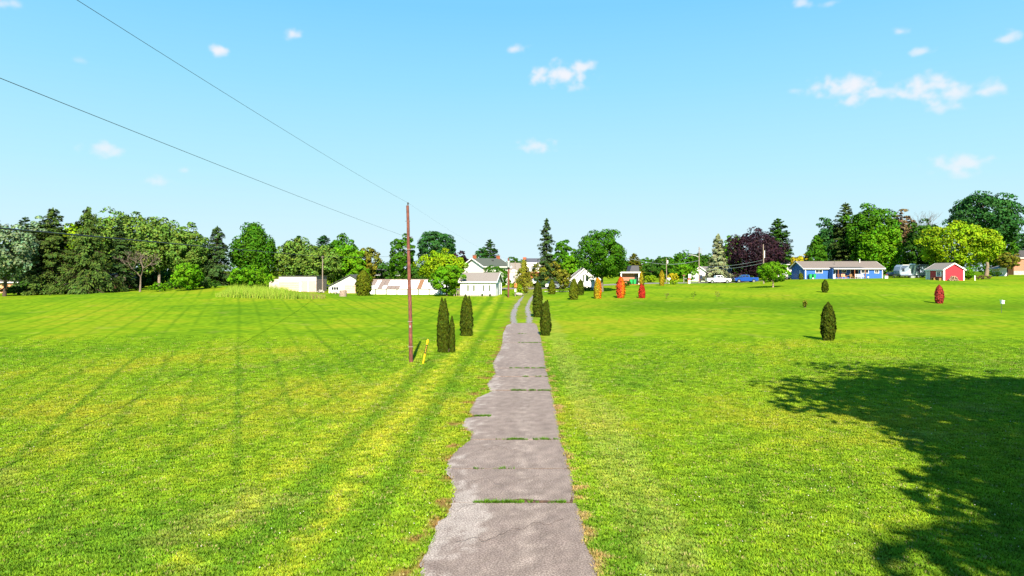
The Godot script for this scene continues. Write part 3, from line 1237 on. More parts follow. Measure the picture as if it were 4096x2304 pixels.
func bush(called: String, label: String, px: float, d: float, py: float, hwpx: float, colkey: String, want := 3500, group := "", category := "bush") -> Node3D:
	var base := at(px, d)
	var H := maxf(seen_y(py, d) - base.y, .4)
	var R := hwpx * d / F
	var t := thing(called, label, category, base, 0.0, group)
	var leaf := clampf(sqrt(R * H * 26.0 / want) * .55, .05, .3)
	var cm := crown_mesh(H, .02, R, GREEN[colkey], leaf, want, int(px * 11 + py), "dome")
	part("stem", trunk_mesh(H, .02, R, cm[1], int(px), BARK, Vector3.ZERO, 6), M.bark, t)
	part("foliage", cm[0], M.leaf, t)
	return t


# ---------- buildings ----------
func face_xf(W: float, L: float, face: String) -> Transform3D:
	match face:
		"F": return Transform3D(Basis(), Vector3(0, 0, W * .5))
		"B": return Transform3D(Basis(Vector3.UP, PI), Vector3(0, 0, -W * .5))
		"R": return Transform3D(Basis(Vector3.UP, PI * .5), Vector3(L * .5, 0, 0))
	return Transform3D(Basis(Vector3.UP, -PI * .5), Vector3(-L * .5, 0, 0))


func onface(called: String, f: Transform3D, u: float, v: float, size: Vector3, out: float, m: Material, parent: Node) -> MeshInstance3D:
	var b := BoxMesh.new()
	b.size = size
	return part(called, b, m, parent, f * Transform3D(Basis(), Vector3(u, v, out)))


func window(f: Transform3D, u: float, v: float, w: float, h: float, parent: Node, frame := "white_trim", pane := "glass", bars := 1, shutters := "") -> void:
	var s := Soup.new()
	var t := .09
	s.box(Transform3D(Basis(), Vector3(0, h * .5 - t * .5, 0)), Vector3(w, t, .09))
	s.box(Transform3D(Basis(), Vector3(0, -h * .5 + t * .5, .015)), Vector3(w + .08, t, .12))
	for sg in [-1, 1]:
		s.box(Transform3D(Basis(), Vector3(sg * (w * .5 - t * .5), 0, 0)), Vector3(t, h - 2 * t, .086))
	var o := part("window", s.mesh(), M[frame], parent, f * Transform3D(Basis(), Vector3(u, v, .05)))
	var n := bars + 1
	for i in n:
		var pw := (w - 2 * t) / n
		bx("pane", Vector3(pw - .05, h - 2 * t - .02, .02), Vector3(-w * .5 + t + pw * (i + .5), 0, -.02), M[pane], o)
		if i > 0:
			bx("mullion", Vector3(.05, h - 2 * t, .05), Vector3(-w * .5 + t + pw * i, 0, 0), M[frame], o)
	if shutters:
		for sg in [-1, 1]:
			onface("shutter", f, u + sg * (w * .5 + .2), v, Vector3(.34, h + .1, .05), .03, M[shutters], parent)


func gable_house(t: Node3D, L: float, W: float, wh: float, rh: float, wall: Material, roof: Material, trim: Material, oh := .35, hip := 0.0, thick := .14) -> void:
	# ridge along x; walls as one shell with gables
	var s := Soup.new()
	var poly := PackedVector2Array([Vector2(-W * .5, -.6), Vector2(W * .5, -.6), Vector2(W * .5, wh), Vector2(0, wh + rh), Vector2(-W * .5, wh)])
	if hip > 0.0:
		poly = PackedVector2Array([Vector2(-W * .5, -.6), Vector2(W * .5, -.6), Vector2(W * .5, wh), Vector2(-W * .5, wh)])
	s.prism(poly, -L * .5, L * .5)
	part("wall", s.mesh(), wall, t, Transform3D(Basis(Vector3.UP, PI * .5), Vector3.ZERO))
	var r := Soup.new()
	var sl := rh / (W * .5)
	var ey := wh - oh * sl
	var hw := W * .5 + oh
	var hl := L * .5 + oh
	var ridge := wh + rh + .02
	var hh := hip
	for sg in [-1.0, 1.0]:
		var a := Vector3(-hl * sg, ey, hw * sg)
		var b := Vector3(hl * sg, ey, hw * sg)
		var c := Vector3((hl - hh) * sg, ridge, 0)
		var d := Vector3(-(hl - hh) * sg, ridge, 0)
		var up := Vector3(0, thick, 0)
		r.quad(a + up, b + up, c + up, d + up)
		r.quad(b, a, d, c)
		r.quad(a, b, b + up, a + up)
		if hh <= 0.0:
			r.quad(b, c, c + up, b + up)
			r.quad(d, a, a + up, d + up)
		else:
			var e := Vector3(hl * sg, ey, -hw * sg)
			r.tri(b + up, e + up, c + up)
			r.tri(e, b, c)
			r.quad(b, e, e + up, b + up)
	part("roof", r.mesh(), roof, t)
	# fascia boards
	for sg in [-1.0, 1.0]:
		bx("fascia", Vector3(2 * hl + .02, .2, .05), Vector3(0, ey + .03, (hw + .03) * sg), trim, t)
	if hh <= 0.0:
		for sx in [-1.0, 1.0]:
			for sg in [-1.0, 1.0]:
				var len_ := Vector2(hw, rh + oh * sl).length()
				var ang := atan2(rh + oh * sl, hw)
				bx("fascia", Vector3(.05, .2, len_), Vector3((hl + .03) * sx, (ey + ridge) * .5 + .04, hw * .5 * sg), trim, t, Vector3(rad_to_deg(ang) * sg, 0, 0))


func garage_door(f: Transform3D, u: float, v0: float, w: float, h: float, m: Material, parent: Node, rows := 5) -> void:
	var o := Node3D.new()
	o.name = "garage_door"
	o.transform = f * Transform3D(Basis(), Vector3(u, v0, 0))
	parent.add_child(o, true)
	for i in rows:
		bx("panel", Vector3(w, h / rows - .025, .05), Vector3(0, h / rows * (i + .5), .03), m, o)
	bx("door_frame", Vector3(w + .2, .1, .08), Vector3(0, h + .06, .04), M.white_trim, o)


func build_houses() -> void:
	var f: Transform3D
	var t: Node3D
	# --- white cottage by the drive
	t = thing("white_cottage", "low white cottage garage with two shuttered windows beside the drive", "cottage", at(1925, 118.2), -9.0)
	gable_house(t, 6.1, 5.6, 2.38, 1.38, M.white_siding, M.shingle_grey, M.white_trim, .28)
	f = face_xf(5.6, 6.1, "F")
	window(f, -1.2, 1.3, .62, .88, t, "white_trim", "blind", 0, "shutter")
	window(f, 1.5, 1.3, .62, .88, t, "white_trim", "blind", 0, "shutter")
	onface("foundation", f, 0, .0, Vector3(6.14, .3, .04), .02, M.concrete_grey, t)
	f = face_xf(5.6, 6.1, "R")
	onface("door", f, 1.3, 1.0, Vector3(.95, 2.0, .06), .03, M.grey_door, t)
	onface("door", f, -.7, 1.0, Vector3(1.7, 2.0, .06), .03, M.grey_door, t)
	onface("gable_panel", f, 0, 2.75, Vector3(2.6, .7, .05), .03, M.grey_door, t)
	onface("corner_post", f, 2.6, 1.15, Vector3(.2, 2.3, .07), .04, M.white_trim, t)
	# --- two-storey white house
	t = thing("white_house", "two storey white house with green shingle roof and two red chimneys", "house", at(1946, 160), 47.0)
	gable_house(t, 8.6, 6.6, 4.5, 1.7, M.white_siding, M.shingle_green, M.white_trim, .45)
	for u in [-3.9, 3.95]:
		var c := bx("chimney", Vector3(.6, 1.3, .6), Vector3(u, 6.35, 0), M.brick, t)
		bx("chimney_cap", Vector3(.74, .12, .74), Vector3(0, .7, 0), M.concrete_grey, c)
	bx("roof_vent", Vector3(.45, .3, .45), Vector3(.9, 5.85, 1.1), M.iron, t)
	f = face_xf(6.6, 8.6, "F")
	for u in [-2.6, 0.0, 2.6]:
		window(f, u, 3.35, .9, 1.2, t, "white_trim", "glass", 0)
		window(f, u, 1.1, .9, 1.2, t, "white_trim", "glass", 0)
	cyl("downpipe", Vector3(-4.25, 0, 3.42), Vector3(-4.25, 4.3, 3.42), .06, .06, M.brown_wood, t)
	cyl("downpipe", Vector3(4.25, 0, 3.42), Vector3(4.25, 4.3, 3.42), .06, .06, M.brown_wood, t)
	f = face_xf(6.6, 8.6, "L")
	window(f, -2.5, 1.6, .8, 1.3, t, "white_trim", "glass", 0)
	# --- low annex beyond the poles
	t = thing("grey_roof_annex", "small white building with grey roof behind the utility poles", "building", at(2050, 172), 12.0)
	gable_house(t, 3.6, 4.0, 3.2, 1.7, M.white_siding, M.shingle_grey, M.white_trim, .3)
	window(face_xf(4.0, 3.6, "F"), 0, 1.5, .8, 1.1, t)
	# --- tall brick and white house
	t = thing("brick_house", "tall white and brick house with slate roof behind the spruce", "house", at(2150, 172), -6.0)
	gable_house(t, 5.6, 6.0, 5.0, 1.0, M.white_siding, M.shingle_slate, M.white_trim, .3)
	f = face_xf(6.0, 5.6, "F")
	onface("brick_facing", f, .4, 1.25, Vector3(4.6, 2.9, .1), .05, M.brick, t)
	window(f, -1.0, 3.7, .9, 1.2, t)
	window(f, 1.3, 3.7, .9, 1.2, t)
	bx("chimney", Vector3(.8, 6.9, 1.0), Vector3(-3.2, 2.95, .5), M.brick, t)
	# --- white saltbox house left of the big tree
	t = thing("white_gable_house", "white gabled house half hidden by the big round tree", "house", at(2335, 138), 90.0)
	gable_house(t, 7.0, 5.6, 1.6, 2.25, M.white_siding, M.shingle_grey, M.white_trim, .3)
	f = face_xf(5.6, 7.0, "L")
	window(f, .3, 1.75, .75, 1.3, t, "white_trim", "glass", 0)
	onface("shutter", f, -.42, 1.75, Vector3(.4, 1.5, .05), .03, M.shutter, t)
	onface("door", f, 1.6, 1.0, Vector3(.95, 2.0, .06), .03, M.grey_door, t)
	# --- brick porch house
	t = thing("brick_porch_house", "brick house with slate roof, white posts and an open porch", "house", at(2525, 148.5), 0.0)
	bx("wall", Vector3(3.4, 2.9, 3.2), Vector3(-.3, 1.15, -1.2), M.brick_pale, t)
	var rf := Soup.new()
	rf.prism(PackedVector2Array([Vector2(-2.7, 2.5), Vector2(1.95, 2.5), Vector2(1.95, 2.72), Vector2(1.5, 2.75), Vector2(1.35, 4.1), Vector2(-.2, 4.1), Vector2(-.6, 2.75), Vector2(-2.7, 2.72)]), -3.0, 1.5)
	part("roof", rf.mesh(), M.shingle_slate, t)
	bx("fascia", Vector3(4.7, .24, .06), Vector3(-.37, 2.6, 1.54), M.white_trim, t)
	bx("post", Vector3(.22, 2.6, .22), Vector3(1.45, 1.2, 1.3), M.white_trim, t)
	bx("post", Vector3(.22, 2.6, .22), Vector3(-2.4, 1.2, 1.3), M.white_trim, t)
	bx("porch_floor", Vector3(4.6, .3, 4.4), Vector3(-.4, -.1, -.7), M.brick, t)
	bx("door", Vector3(.7, 2.1, .06), Vector3(1.0, 1.1, .43), M.glass, t)  # dark glass sheet standing in for the shade of an open doorway
	# --- pale house with long roof, far side of street
	t = thing("white_roof_house", "white house with long pale grey roof beyond the street", "house", at(2815, 200), 62.0)
	gable_house(t, 9.0, 6.4, 1.9, 2.3, M.white_siding, M.shingle_grey, M.white_trim, .4)
	window(face_xf(6.4, 9.0, "L"), 0, 1.5, 1.2, 1.2, t)
	t = thing("low_porch_house", "low white house with dark porch behind the white pickup", "house", at(2868, 198), -12.0)
	gable_house(t, 7.0, 6.0, 2.3, 1.5, M.white_siding, M.shingle_dark, M.white_trim, .4)
	window(face_xf(6.0, 7.0, "F"), -1.0, 1.3, 2.6, 1.4, t, "white_trim", "glass", 2)  # glass band added in place of the dark, shaded porch opening
	onface("porch_canopy", face_xf(6.0, 7.0, "F"), -1.0, 2.2, Vector3(4.4, .12, 1.6), .8, M.shingle_dark, t)
	# --- white two storey by the purple tree
	t = thing("white_corner_house", "tall white house between the purple tree and the blue house", "house", at(3150, 205), 0.0)
	gable_house(t, 7.0, 6.0, 4.4, 1.9, M.white_siding, M.shingle_slate, M.white_trim, .4)
	f = face_xf(6.0, 7.0, "F")
	window(f, 1.0, 3.3, .9, 1.2, t)
	window(f, 1.0, 1.2, 1.4, 1.2, t)
	# --- blue ranch house
	blue_house()
	red_shed()
	# --- brick house far right
	t = thing("red_brick_house", "tall red brick house with white basement at the end of lawn", "house", at(4062, 200), 8.0)
	gable_house(t, 8.5, 7.5, 5.0, 2.0, M.brick_pale, M.shingle_dark, M.white_trim, .4)
	f = face_xf(7.5, 8.5, "F")
	onface("basement", f, 0, .35, Vector3(8.54, 1.5, .06), .03, M.block_wall, t)
	window(f, 1.8, .5, .8, .7, t)
	window(f, 0, 3.0, 1.6, 1.0, t)
	t = thing("white_lean_to", "white shed with sloping roof in front of the brick house", "shed", at(4002, 176), 0.0)
	var sh := Soup.new()
	sh.prism(PackedVector2Array([Vector2(-1.1, -.4), Vector2(1.0, -.4), Vector2(1.0, 2.5), Vector2(-1.1, 1.9)]), -1.6, 1.2)
	part("wall", sh.mesh(), M.white_siding, t)
	sh = Soup.new()
	sh.prism(PackedVector2Array([Vector2(-1.9, 1.75), Vector2(2.0, 2.85), Vector2(2.0, 3.0), Vector2(-1.9, 1.9)]), -2.0, 1.6)
	part("roof", sh.mesh(), M.zinc, t)
	t = thing("brown_roof_house", "long house with brown roof at the edge of the lawn", "house", at(4125, 215), 0.0)
	gable_house(t, 9.0, 7.0, 2.4, 2.0, M.white_siding, M.shingle_tan, M.white_trim, .5)
	# --- homes glimpsed behind the tree line on the left
	t = thing("peach_house", "peach walled house under the silvery tree by the field edge", "house", at(15, 140), 4.0)
	gable_house(t, 9.0, 6.0, 2.3, 1.2, M.cream, M.shingle_dark, M.white_trim, .4)
	M.cream.albedo_color = Color(.86, .6, .45)
	t = thing("white_bungalow", "long white bungalow seen between the spruce trunks", "house", at(270, 150), -3.0)
	gable_house(t, 13.0, 6.0, 2.6, 1.2, M.white_siding, M.shingle_dark, M.white_trim, .4)
	f = face_xf(6.0, 13.0, "F")
	for u in [-4.0, -1.0, 3.5]:
		window(f, u, 1.5, 1.2, 1.1, t)
	t = thing("tan_bungalow", "small tan bungalow behind the dead branches at field edge", "house", at(480, 152), 5.0)
	gable_house(t, 8.0, 5.0, 2.3, 1.0, M.brick_pale, M.shingle_dark, M.white_trim, .4)
	window(face_xf(5.0, 8.0, "F"), -1.0, 1.4, 1.2, 1.0, t)
	t = thing("red_brick_cottage", "red brick cottage glimpsed above the long greenhouse roof", "house", at(1530, 165), 3.0)
	gable_house(t, 15.0, 6.0, 2.9, 1.2, M.brick, M.shingle_dark, M.white_trim, .4)
	window(face_xf(6.0, 15.0, "F"), -3.2, 1.8, 1.0, 1.1, t)
	window(face_xf(6.0, 15.0, "F"), 2.5, 1.8, 1.0, 1.1, t)


func blue_house() -> void:
	var d := 168.5
	var t := thing("blue_house", "long blue ranch house with tan roof and covered porch", "house", at(3344, d), 0.0)
	var L := 18.9
	var W := 7.6
	gable_house(t, L, W, 2.55, 1.55, M.blue_wall, M.shingle_tan, M.white_trim, .45)
	var f := face_xf(W, L, "F")
	window(f, -5.95, 1.75, 1.75, .85, t, "white_trim", "glass", 1)
	window(f, 5.1, 1.75, 1.9, .95, t, "white_trim", "glass", 1)
	window(f, 8.0, 1.75, 1.05, .9, t, "white_trim", "glass", 1)
	window(f, .1, 1.75, 1.05, .8, t, "white_trim", "glass", 1)
	# porch
	var pr := Soup.new()
	pr.prism(PackedVector2Array([Vector2(W * .5 - .5, 2.72), Vector2(W * .5 + 2.4, 2.4), Vector2(W * .5 + 2.4, 2.5), Vector2(W * .5 - .5, 2.84)]), -4.2, 3.4)
	part("porch_roof", pr.mesh(), M.shingle_dark, t, Transform3D(Basis(Vector3.UP, -PI * .5), Vector3.ZERO))
	bx("porch_fascia", Vector3(7.7, .2, .06), Vector3(.4, 2.4, W * .5 + 2.44), M.white_trim, t)
	bx("porch_side", Vector3(.1, 2.5, 2.2), Vector3(-3.6, 1.2, W * .5 + 1.15), M.blue_wall, t)
	for u in [-2.35, 1.55, 4.1]:
		bx("porch_post", Vector3(.16, 2.5, .16), Vector3(u, 1.2, W * .5 + 2.25), M.brown_wood, t)
	var dr := onface("door", f, -2.9, 1.02, Vector3(.95, 2.05, .08), 1.2, M.grey_door, t)
	bx("door_pane", Vector3(.55, .8, .03), Vector3(0, .45, .04), M.glass, dr)
	onface("sliding_door", f, 2.6, 1.05, Vector3(1.8, 2.1, .08), .04, M.glass, t)
	for u in [1.65, 2.6, 3.55]:
		onface("door_frame", f, u, 1.05, Vector3(.09, 2.2, .12), .06, M.white_trim, t)
	bx("porch_floor", Vector3(7.8, .25, 2.4), Vector3(.4, -.08, W * .5 + 1.2), M.concrete_grey, t)
	for u in [-L * .5 + .25, L * .5 - .12]:
		bx("downpipe", Vector3(.16, 2.5, .12), Vector3(u, 1.2, W * .5 + .1), M.white_trim, t)
	bx("side_vent", Vector3(.06, 1.2, .3), Vector3(-L * .5 - .04, 1.4, 1.4), M.white_trim, t)
	cyl("roof_pipe", Vector3(5.5, 3.6, .7), Vector3(5.5, 4.75, .7), .1, .1, M.white_steel, t)
	cyl("antenna", Vector3(-1.3, 3.2, 2.0), Vector3(-1.3, 4.45, 2.0), .03, .03, M.iron, t)
	cyl("antenna", Vector3(-1.65, 3.6, 2.0), Vector3(-1.2, 3.2, 2.3), .03, .03, M.iron, t)
	bx("meter", Vector3(.3, .4, .15), Vector3(5.9, .35, W * .5 + .1), M.white_steel, t)
	# porch things stand in front
	var o := t.position
	for k in 2:
		var b := thing("wheeled_bin", ["green wheeled bin by the downpipe of the blue house", "green wheeled bin beside the blue house window"][k], "bin", o + Vector3(-8.35 + k * .95, 0, W * .5 + .75), 0.0, "green bins by the blue house")
		wheelie(b)
	for k in 3:
		var c := thing("porch_chair", ["dark wooden rocking chair next to the grey porch door", "pale armchair on the blue house porch", "tan wooden porch seat between the brown posts"][k], "chair", o + Vector3([-1.9, -.75, 1.1][k], .05, W * .5 + 1.6), 0.0)
		chair(c, M[["brown_wood", "cream", "timber"][k]], .62 if k != 1 else .95)
	for k in 4:
		var c := thing("patio_chair", "white metal patio chair on the blue house porch", "chair", o + Vector3(2.25 + k * .52, .05, W * .5 + 1.5 + (k % 2) * .35), [0.0, 30.0, -25.0, 10.0][k], "white patio chairs on the porch")
		chair(c, M.white_steel, .5)
	var tb := thing("patio_table", "small wooden table between the porch chairs", "table", o + Vector3(.35, .05, W * .5 + 1.6), 0.0)
	bx("table_top", Vector3(.9, .06, .6), Vector3(0, .7, 0), M.timber, tb)
	for sx in [-1, 1]:
		for sz in [-1, 1]:
			bx("leg", Vector3(.06, .7, .06), Vector3(sx * .38, .34, sz * .23), M.timber, tb)
	hedge_cone("dwarf_conifer", "small bright green conifer by the dark side wall", 3204, 162.0, 1092, 9, "arb2", [[0, 1, 1]], 900)


func wheelie(b: Node3D) -> void:
	var s := Soup.new()
	var lo := Vector2(.24, .28)
	var hi := Vector2(.31, .36)
	var p := []
	for e in [[lo, .06], [hi, 1.0]]:
		for c in [Vector2(-1, 1), Vector2(1, 1), Vector2(1, -1), Vector2(-1, -1)]:
			p.append(Vector3(c.x * e[0].x, e[1], c.y * e[0].y))
	for i in 4:
		var j := (i + 1) % 4
		s.quad(p[i], p[j], p[4 + j], p[4 + i])
	s.quad(p[3], p[2], p[1], p[0])
	part("body", s.mesh(), M.green_bin, b)
	bx("lid", Vector3(.68, .09, .78), Vector3(0, 1.05, .02), M.green_bin, b, Vector3(4, 0, 0))
	for sg in [-1, 1]:
		cyl("wheel", Vector3(sg * .22 - .03, .1, -.3), Vector3(sg * .22 + .03, .1, -.3), .1, .1, M.tyre, b, 12)


func chair(c: Node3D, m: Material, w: float) -> void:
	bx("seat", Vector3(w, .06, .5), Vector3(0, .43, 0), m, c)
	for i in 3:
		bx("back_slat", Vector3(w * .22, .55, .04), Vector3((i - 1) * w * .34, .75, -.25), m, c, Vector3(-8, 0, 0))
	bx("back_rail", Vector3(w, .07, .05), Vector3(0, 1.03, -.29), m, c)
	for sx in [-1, 1]:
		bx("armrest", Vector3(.06, .05, .5), Vector3(sx * w * .48, .65, 0), m, c)
		for sz in [-1, 1]:
			bx("leg", Vector3(.05, .64 if sz > 0 else .44, .05), Vector3(sx * w * .48, .32 if sz > 0 else .22, sz * .22), m, c)


func red_shed() -> void:
	var t := thing("red_shed", "red gabled shed with white trim and a shuttered window", "shed", at(3779, 143.5), 90.0)
	gable_house(t, 6.0, 4.25, 2.15, 1.25, M.red_wall, M.shingle_grey, M.white_trim, .22)
	var f := face_xf(4.25, 6.0, "B")
	window(f, 1.45, 1.25, 1.15, 1.05, t, "white_trim", "glass", 1)
	onface("shutter", f, 2.2, 1.25, Vector3(.28, 1.15, .05), .03, M.white_trim, t)
	onface("shutter", f, .7, 1.25, Vector3(.28, 1.15, .05), .03, M.white_trim, t)
	var dr := onface("door", f, -2.1, .98, Vector3(.85, 1.95, .06), .03, M.grey_door, t)
	bx("door_frame", Vector3(.12, 2.05, .08), Vector3(.5, 0, 0), M.white_trim, dr)
	bx("door_frame", Vector3(.12, 2.05, .08), Vector3(-.5, 0, 0), M.white_trim, dr)
	onface("corner_board", f, 2.9, 1.0, Vector3(.2, 2.1, .06), .035, M.white_trim, t)
	onface("corner_board", f, -2.9, 1.0, Vector3(.2, 2.1, .06), .035, M.white_trim, t)
	f = face_xf(4.25, 6.0, "L")
	for u in [-2.0, 2.0]:
		onface("corner_board", f, u, 1.0, Vector3(.22, 2.15, .06), .035, M.white_trim, t)
	# firewood
	var o := t.position
	var w := thing("firewood_pile", "heap of split firewood against the red shed gable", "firewood", at(3813, 139.4), 0.0)
	var r := RandomNumberGenerator.new()
	r.seed = 9
	for row in 6:
		for k in 9 - row:
			var x := (k - (8 - row) * .5) * .24 + r.randf_range(-.05, .05)
			var s := Soup.new()
			var rad := r.randf_range(.08, .12)
			s.tube(Vector3(0, 0, -.22), Vector3(0, 0, .22), rad, rad, 7, Color.WHITE, true)
			part("log", s.mesh(), M.log_end if r.randf() < .65 else M.log_bark, w, Transform3D(Basis.from_euler(Vector3(r.randf_range(-.1, .1), r.randf_range(-.4, .4), 0)), Vector3(x, .1 + row * .16, r.randf_range(-.1, .1))))
	for k in 2:
		var b := thing("timber_bench", ["low timber bench under the shed window", "short timber bench at the corner of the red shed"][k], "bench", at([3733, 3757][k], [143.2, 141.2][k]), 90.0)
		for i in 3:
			bx("plank", Vector3(1.1 if k == 0 else .7, .08, .14), Vector3(0, .45, (i - 1) * .16), M.timber, b)
		for sx in [-1, 1]:
			bx("leg", Vector3(.14, .42, .42), Vector3(sx * (.42 if k == 0 else .26), .2, 0), M.timber, b)


func farm_sheds() -> void:
	var t: Node3D
	var f: Transform3D
	# flat roofed garage
	t = thing("flat_roof_garage", "flat roofed block garage with wide peach door and patched panels", "garage", at(1213, 133), -5.0)
	bx("wall", Vector3(7.3, 3.5, 5.5), Vector3(0, 1.1, 0), M.block_wall, t)
	bx("roof", Vector3(7.6, .14, 5.8), Vector3(0, 2.93, 0), M.tar_roof, t)
	f = face_xf(5.5, 7.3, "F")
	onface("parapet", f, 0, 2.45, Vector3(7.32, .85, .06), .03, M.white_siding, t)
	garage_door(f, -1.65, .0, 3.7, 1.95, M.peach_door, t)
	onface("patched_panel", f, 1.45, 1.0, Vector3(1.1, 1.95, .06), .03, M.worn_panel, t)
	onface("worn_door", f, 2.85, 1.0, Vector3(1.2, 1.95, .06), .03, M.worn_panel, t)
	onface("jamb", f, .55, 1.0, Vector3(.3, 2.0, .08), .04, M.white_trim, t)
	onface("jamb", f, 2.13, 1.0, Vector3(.16, 2.0, .08), .04, M.white_trim, t)
	f = face_xf(5.5, 7.3, "R")
	for i in 9:
		onface("side_board", f, -2.4 + i * .6, 1.25, Vector3(.55, 2.9, .05), .03, M.grey_boards, t)
	# round-topped store with red roof edge
	t = thing("arched_store", "low arched block store with a red roof edge", "shed", at(1108, 131), 0.0)
	var arc := PackedVector2Array([Vector2(-1.5, -.5), Vector2(1.6, -.5), Vector2(1.6, 1.3)])
	for i in 9:
		var a := lerpf(.1, PI - .1, i / 8.0)
		arc.append(Vector2(cos(a) * 1.6 + .05, 1.3 + sin(a) * .75))
	arc.append(Vector2(-1.5, 1.3))
	var s := Soup.new()
	s.prism(arc, -3.0, 0.0)
	part("wall", s.mesh(), M.block_wall, t)
	s = Soup.new()
	for i in 8:
		var a := lerpf(.0, PI * .9, i / 8.0)
		var b := lerpf(.0, PI * .9, (i + 1) / 8.0)
		var pa := Vector3(cos(a) * 1.72 + .05, 1.32 + sin(a) * .86, .15)
		var pb := Vector3(cos(b) * 1.72 + .05, 1.32 + sin(b) * .86, .15)
		s.quad(pa, pa + Vector3(0, 0, -3.3), pb + Vector3(0, 0, -3.3), pb)
	part("roof", s.mesh(), M.red_plastic, t)
	# saltbox garage
	t = thing("saltbox_garage", "white saltbox garage with peach door and dark window", "garage", at(1390, 126), 0.0)
	s = Soup.new()
	var k := 126.0 / F
	var pts := [[1315, 1172], [1470, 1172], [1470, 1140], [1400, 1101], [1360, 1122], [1315, 1145]]
	var poly := PackedVector2Array()
	for p in pts:
		poly.append(Vector2((p[0] - 1390) * k, (1172 - p[1]) * k - (.4 if p[1] == 1172 else 0.0)))
	s.prism(poly, -6.0, 0.0)
	part("wall", s.mesh(), M.white_siding, t)
	for e in [[0, 1], [1, 2], [2, 3]]:
		var a: Vector2 = poly[2 + e[0]]
		var b: Vector2 = poly[2 + e[1]]
		var dir := (b - a).normalized()
		var up := Vector2(dir.y, -dir.x)
		s = Soup.new()
		s.prism(PackedVector2Array([b + dir * .1 + up * .02, a - dir * .1 + up * .02, a - dir * .1 + up * .16, b + dir * .1 + up * .16]), -6.3, .3)
		part("roof", s.mesh(), M.shingle_dark, t)
	f = Transform3D()
	garage_door(f, 12 * k, 0.0, 48 * k, 36 * k, M.peach_door, t, 4)
	window(f, -50 * k, 19 * k, 32 * k, 16 * k, t, "white_trim", "glass", 2)
	# greenhouse with a sloping roof of panels
	t = thing("old_greenhouse", "long low white greenhouse with missing and rusted roof panels", "greenhouse", at(1640, 126), -1.0)
	var Lg := 14.4
	bx("wall", Vector3(Lg, 1.5, 4.4), Vector3(0, .25, 0), M.white_siding, t)
	s = Soup.new()
	s.prism(PackedVector2Array([Vector2(-2.2, 1.0), Vector2(2.2, 1.0), Vector2(-2.2, 2.5)]), -Lg * .5, Lg * .5)
	part("gable_frame", s.mesh(), M.grey_boards, t, Transform3D(Basis(Vector3.UP, -PI * .5), Vector3.ZERO))
	var np := 18
	var sl := Vector3(0, 1.58, -4.4).normalized()
	var ang := rad_to_deg(atan2(1.58, 4.4))
	var worn := [0, 2, 3]
	for i in np:
		var x := -Lg * .5 + (i + .5) * Lg / np
		for j in 3:
			var m: Material = M.panel_white
			if i in worn and (j > 0 or i == 2) or (j == 0 and i in [4, 5, 6]):
				m = M.lattice
			if i == 11:
				m = M.rust
			bx("roof_panel", Vector3(Lg / np - .03, .05, 1.52), Vector3(x, 1.04 + .26 + j * .52, 2.2 - .75 - j * 1.47), m, t, Vector3(19.6, 0, 0))
	bx("ridge_board", Vector3(Lg + .2, .16, .2), Vector3(0, 2.66, -2.2), M.grey_boards, t)
	bx("eave_board", Vector3(Lg + .1, .1, .12), Vector3(0, 1.04, 2.26), M.grey_boards, t)
	for i in 8:
		bx("post", Vector3(.2, 1.35, .1), Vector3(-Lg * .5 + 1.3 + i * 1.95, .33, 2.25), M.shutter, t)
	# concrete well ring
	t = thing("well_ring", "stained concrete well ring standing in the mown grass", "well", at(1372, 112.5), 0.0)
	s = Soup.new()
	s.tube(Vector3(0, -.2, 0), Vector3(0, .95, 0), .62, .6, 18)
	s.tube(Vector3(0, .95, 0), Vector3(0, -.1, 0), .48, .48, 18)
	for i in 18:
		var a := TAU * i / 18
		var b := TAU * (i + 1) / 18
		var va := Vector3(cos(a), 0, sin(a))
		var vb := Vector3(cos(b), 0, sin(b))
		s.quad(vb * .6 + Vector3(0, .95, 0), va * .6 + Vector3(0, .95, 0), va * .48 + Vector3(0, .95, 0), vb * .48 + Vector3(0, .95, 0))
	part("ring", s.mesh(), M.well_concrete, t)
	bx("board", Vector3(1.1, .05, .3), Vector3(0, .99, 0), M.grey_boards, t, Vector3(0, 20, 3))
	bx("board", Vector3(.9, .05, .25), Vector3(.05, .99, .3), M.grey_boards, t, Vector3(0, -10, 0))
	var r := RandomNumberGenerator.new()
	r.seed = 21
	for e in [[1283, 126, 14, "pile of pale rubble beside the flat roofed garage"], [1337, 122, 12, "heap of stones below the dark garage window"]]:
		t = thing("rubble_heap", e[3], "rubble", at(e[0], e[1]), 0.0)
		for i in int(e[2]):
			var a := r.randf() * TAU
			var q := r.randf() * .7
			var sz := r.randf_range(.25, .5)
			part("stone", rock(r.randi()), M.stone, t, Transform3D(Basis.from_euler(Vector3(r.randf(), r.randf() * 6, 0)).scaled(Vector3.ONE * sz), Vector3(cos(a) * q, .1 + (1.0 - q) * .5 * r.randf(), sin(a) * q)))


func rock(sd: int) -> ArrayMesh:
	var r := RandomNumberGenerator.new()
	r.seed = sd
	var s := Soup.new()
	var grid := []
	for j in 5:
		var row := []
		for i in 8:
			var lat := lerpf(-PI * .5, PI * .5, j / 4.0)
			var k := r.randf_range(.4, .56)
			row.append(Vector3(cos(lat) * cos(-TAU * i / 7.0) * k, sin(lat) * k * .75, cos(lat) * sin(-TAU * i / 7.0) * k))
		row[7] = row[0]
		if j == 0 or j == 4:
			for i in 8:
				row[i] = row[0]
		grid.append(row)
	for j in 4:
		for i in 7:
			s.quad(grid[j][i], grid[j][i + 1], grid[j + 1][i + 1], grid[j + 1][i])
	return s.mesh()


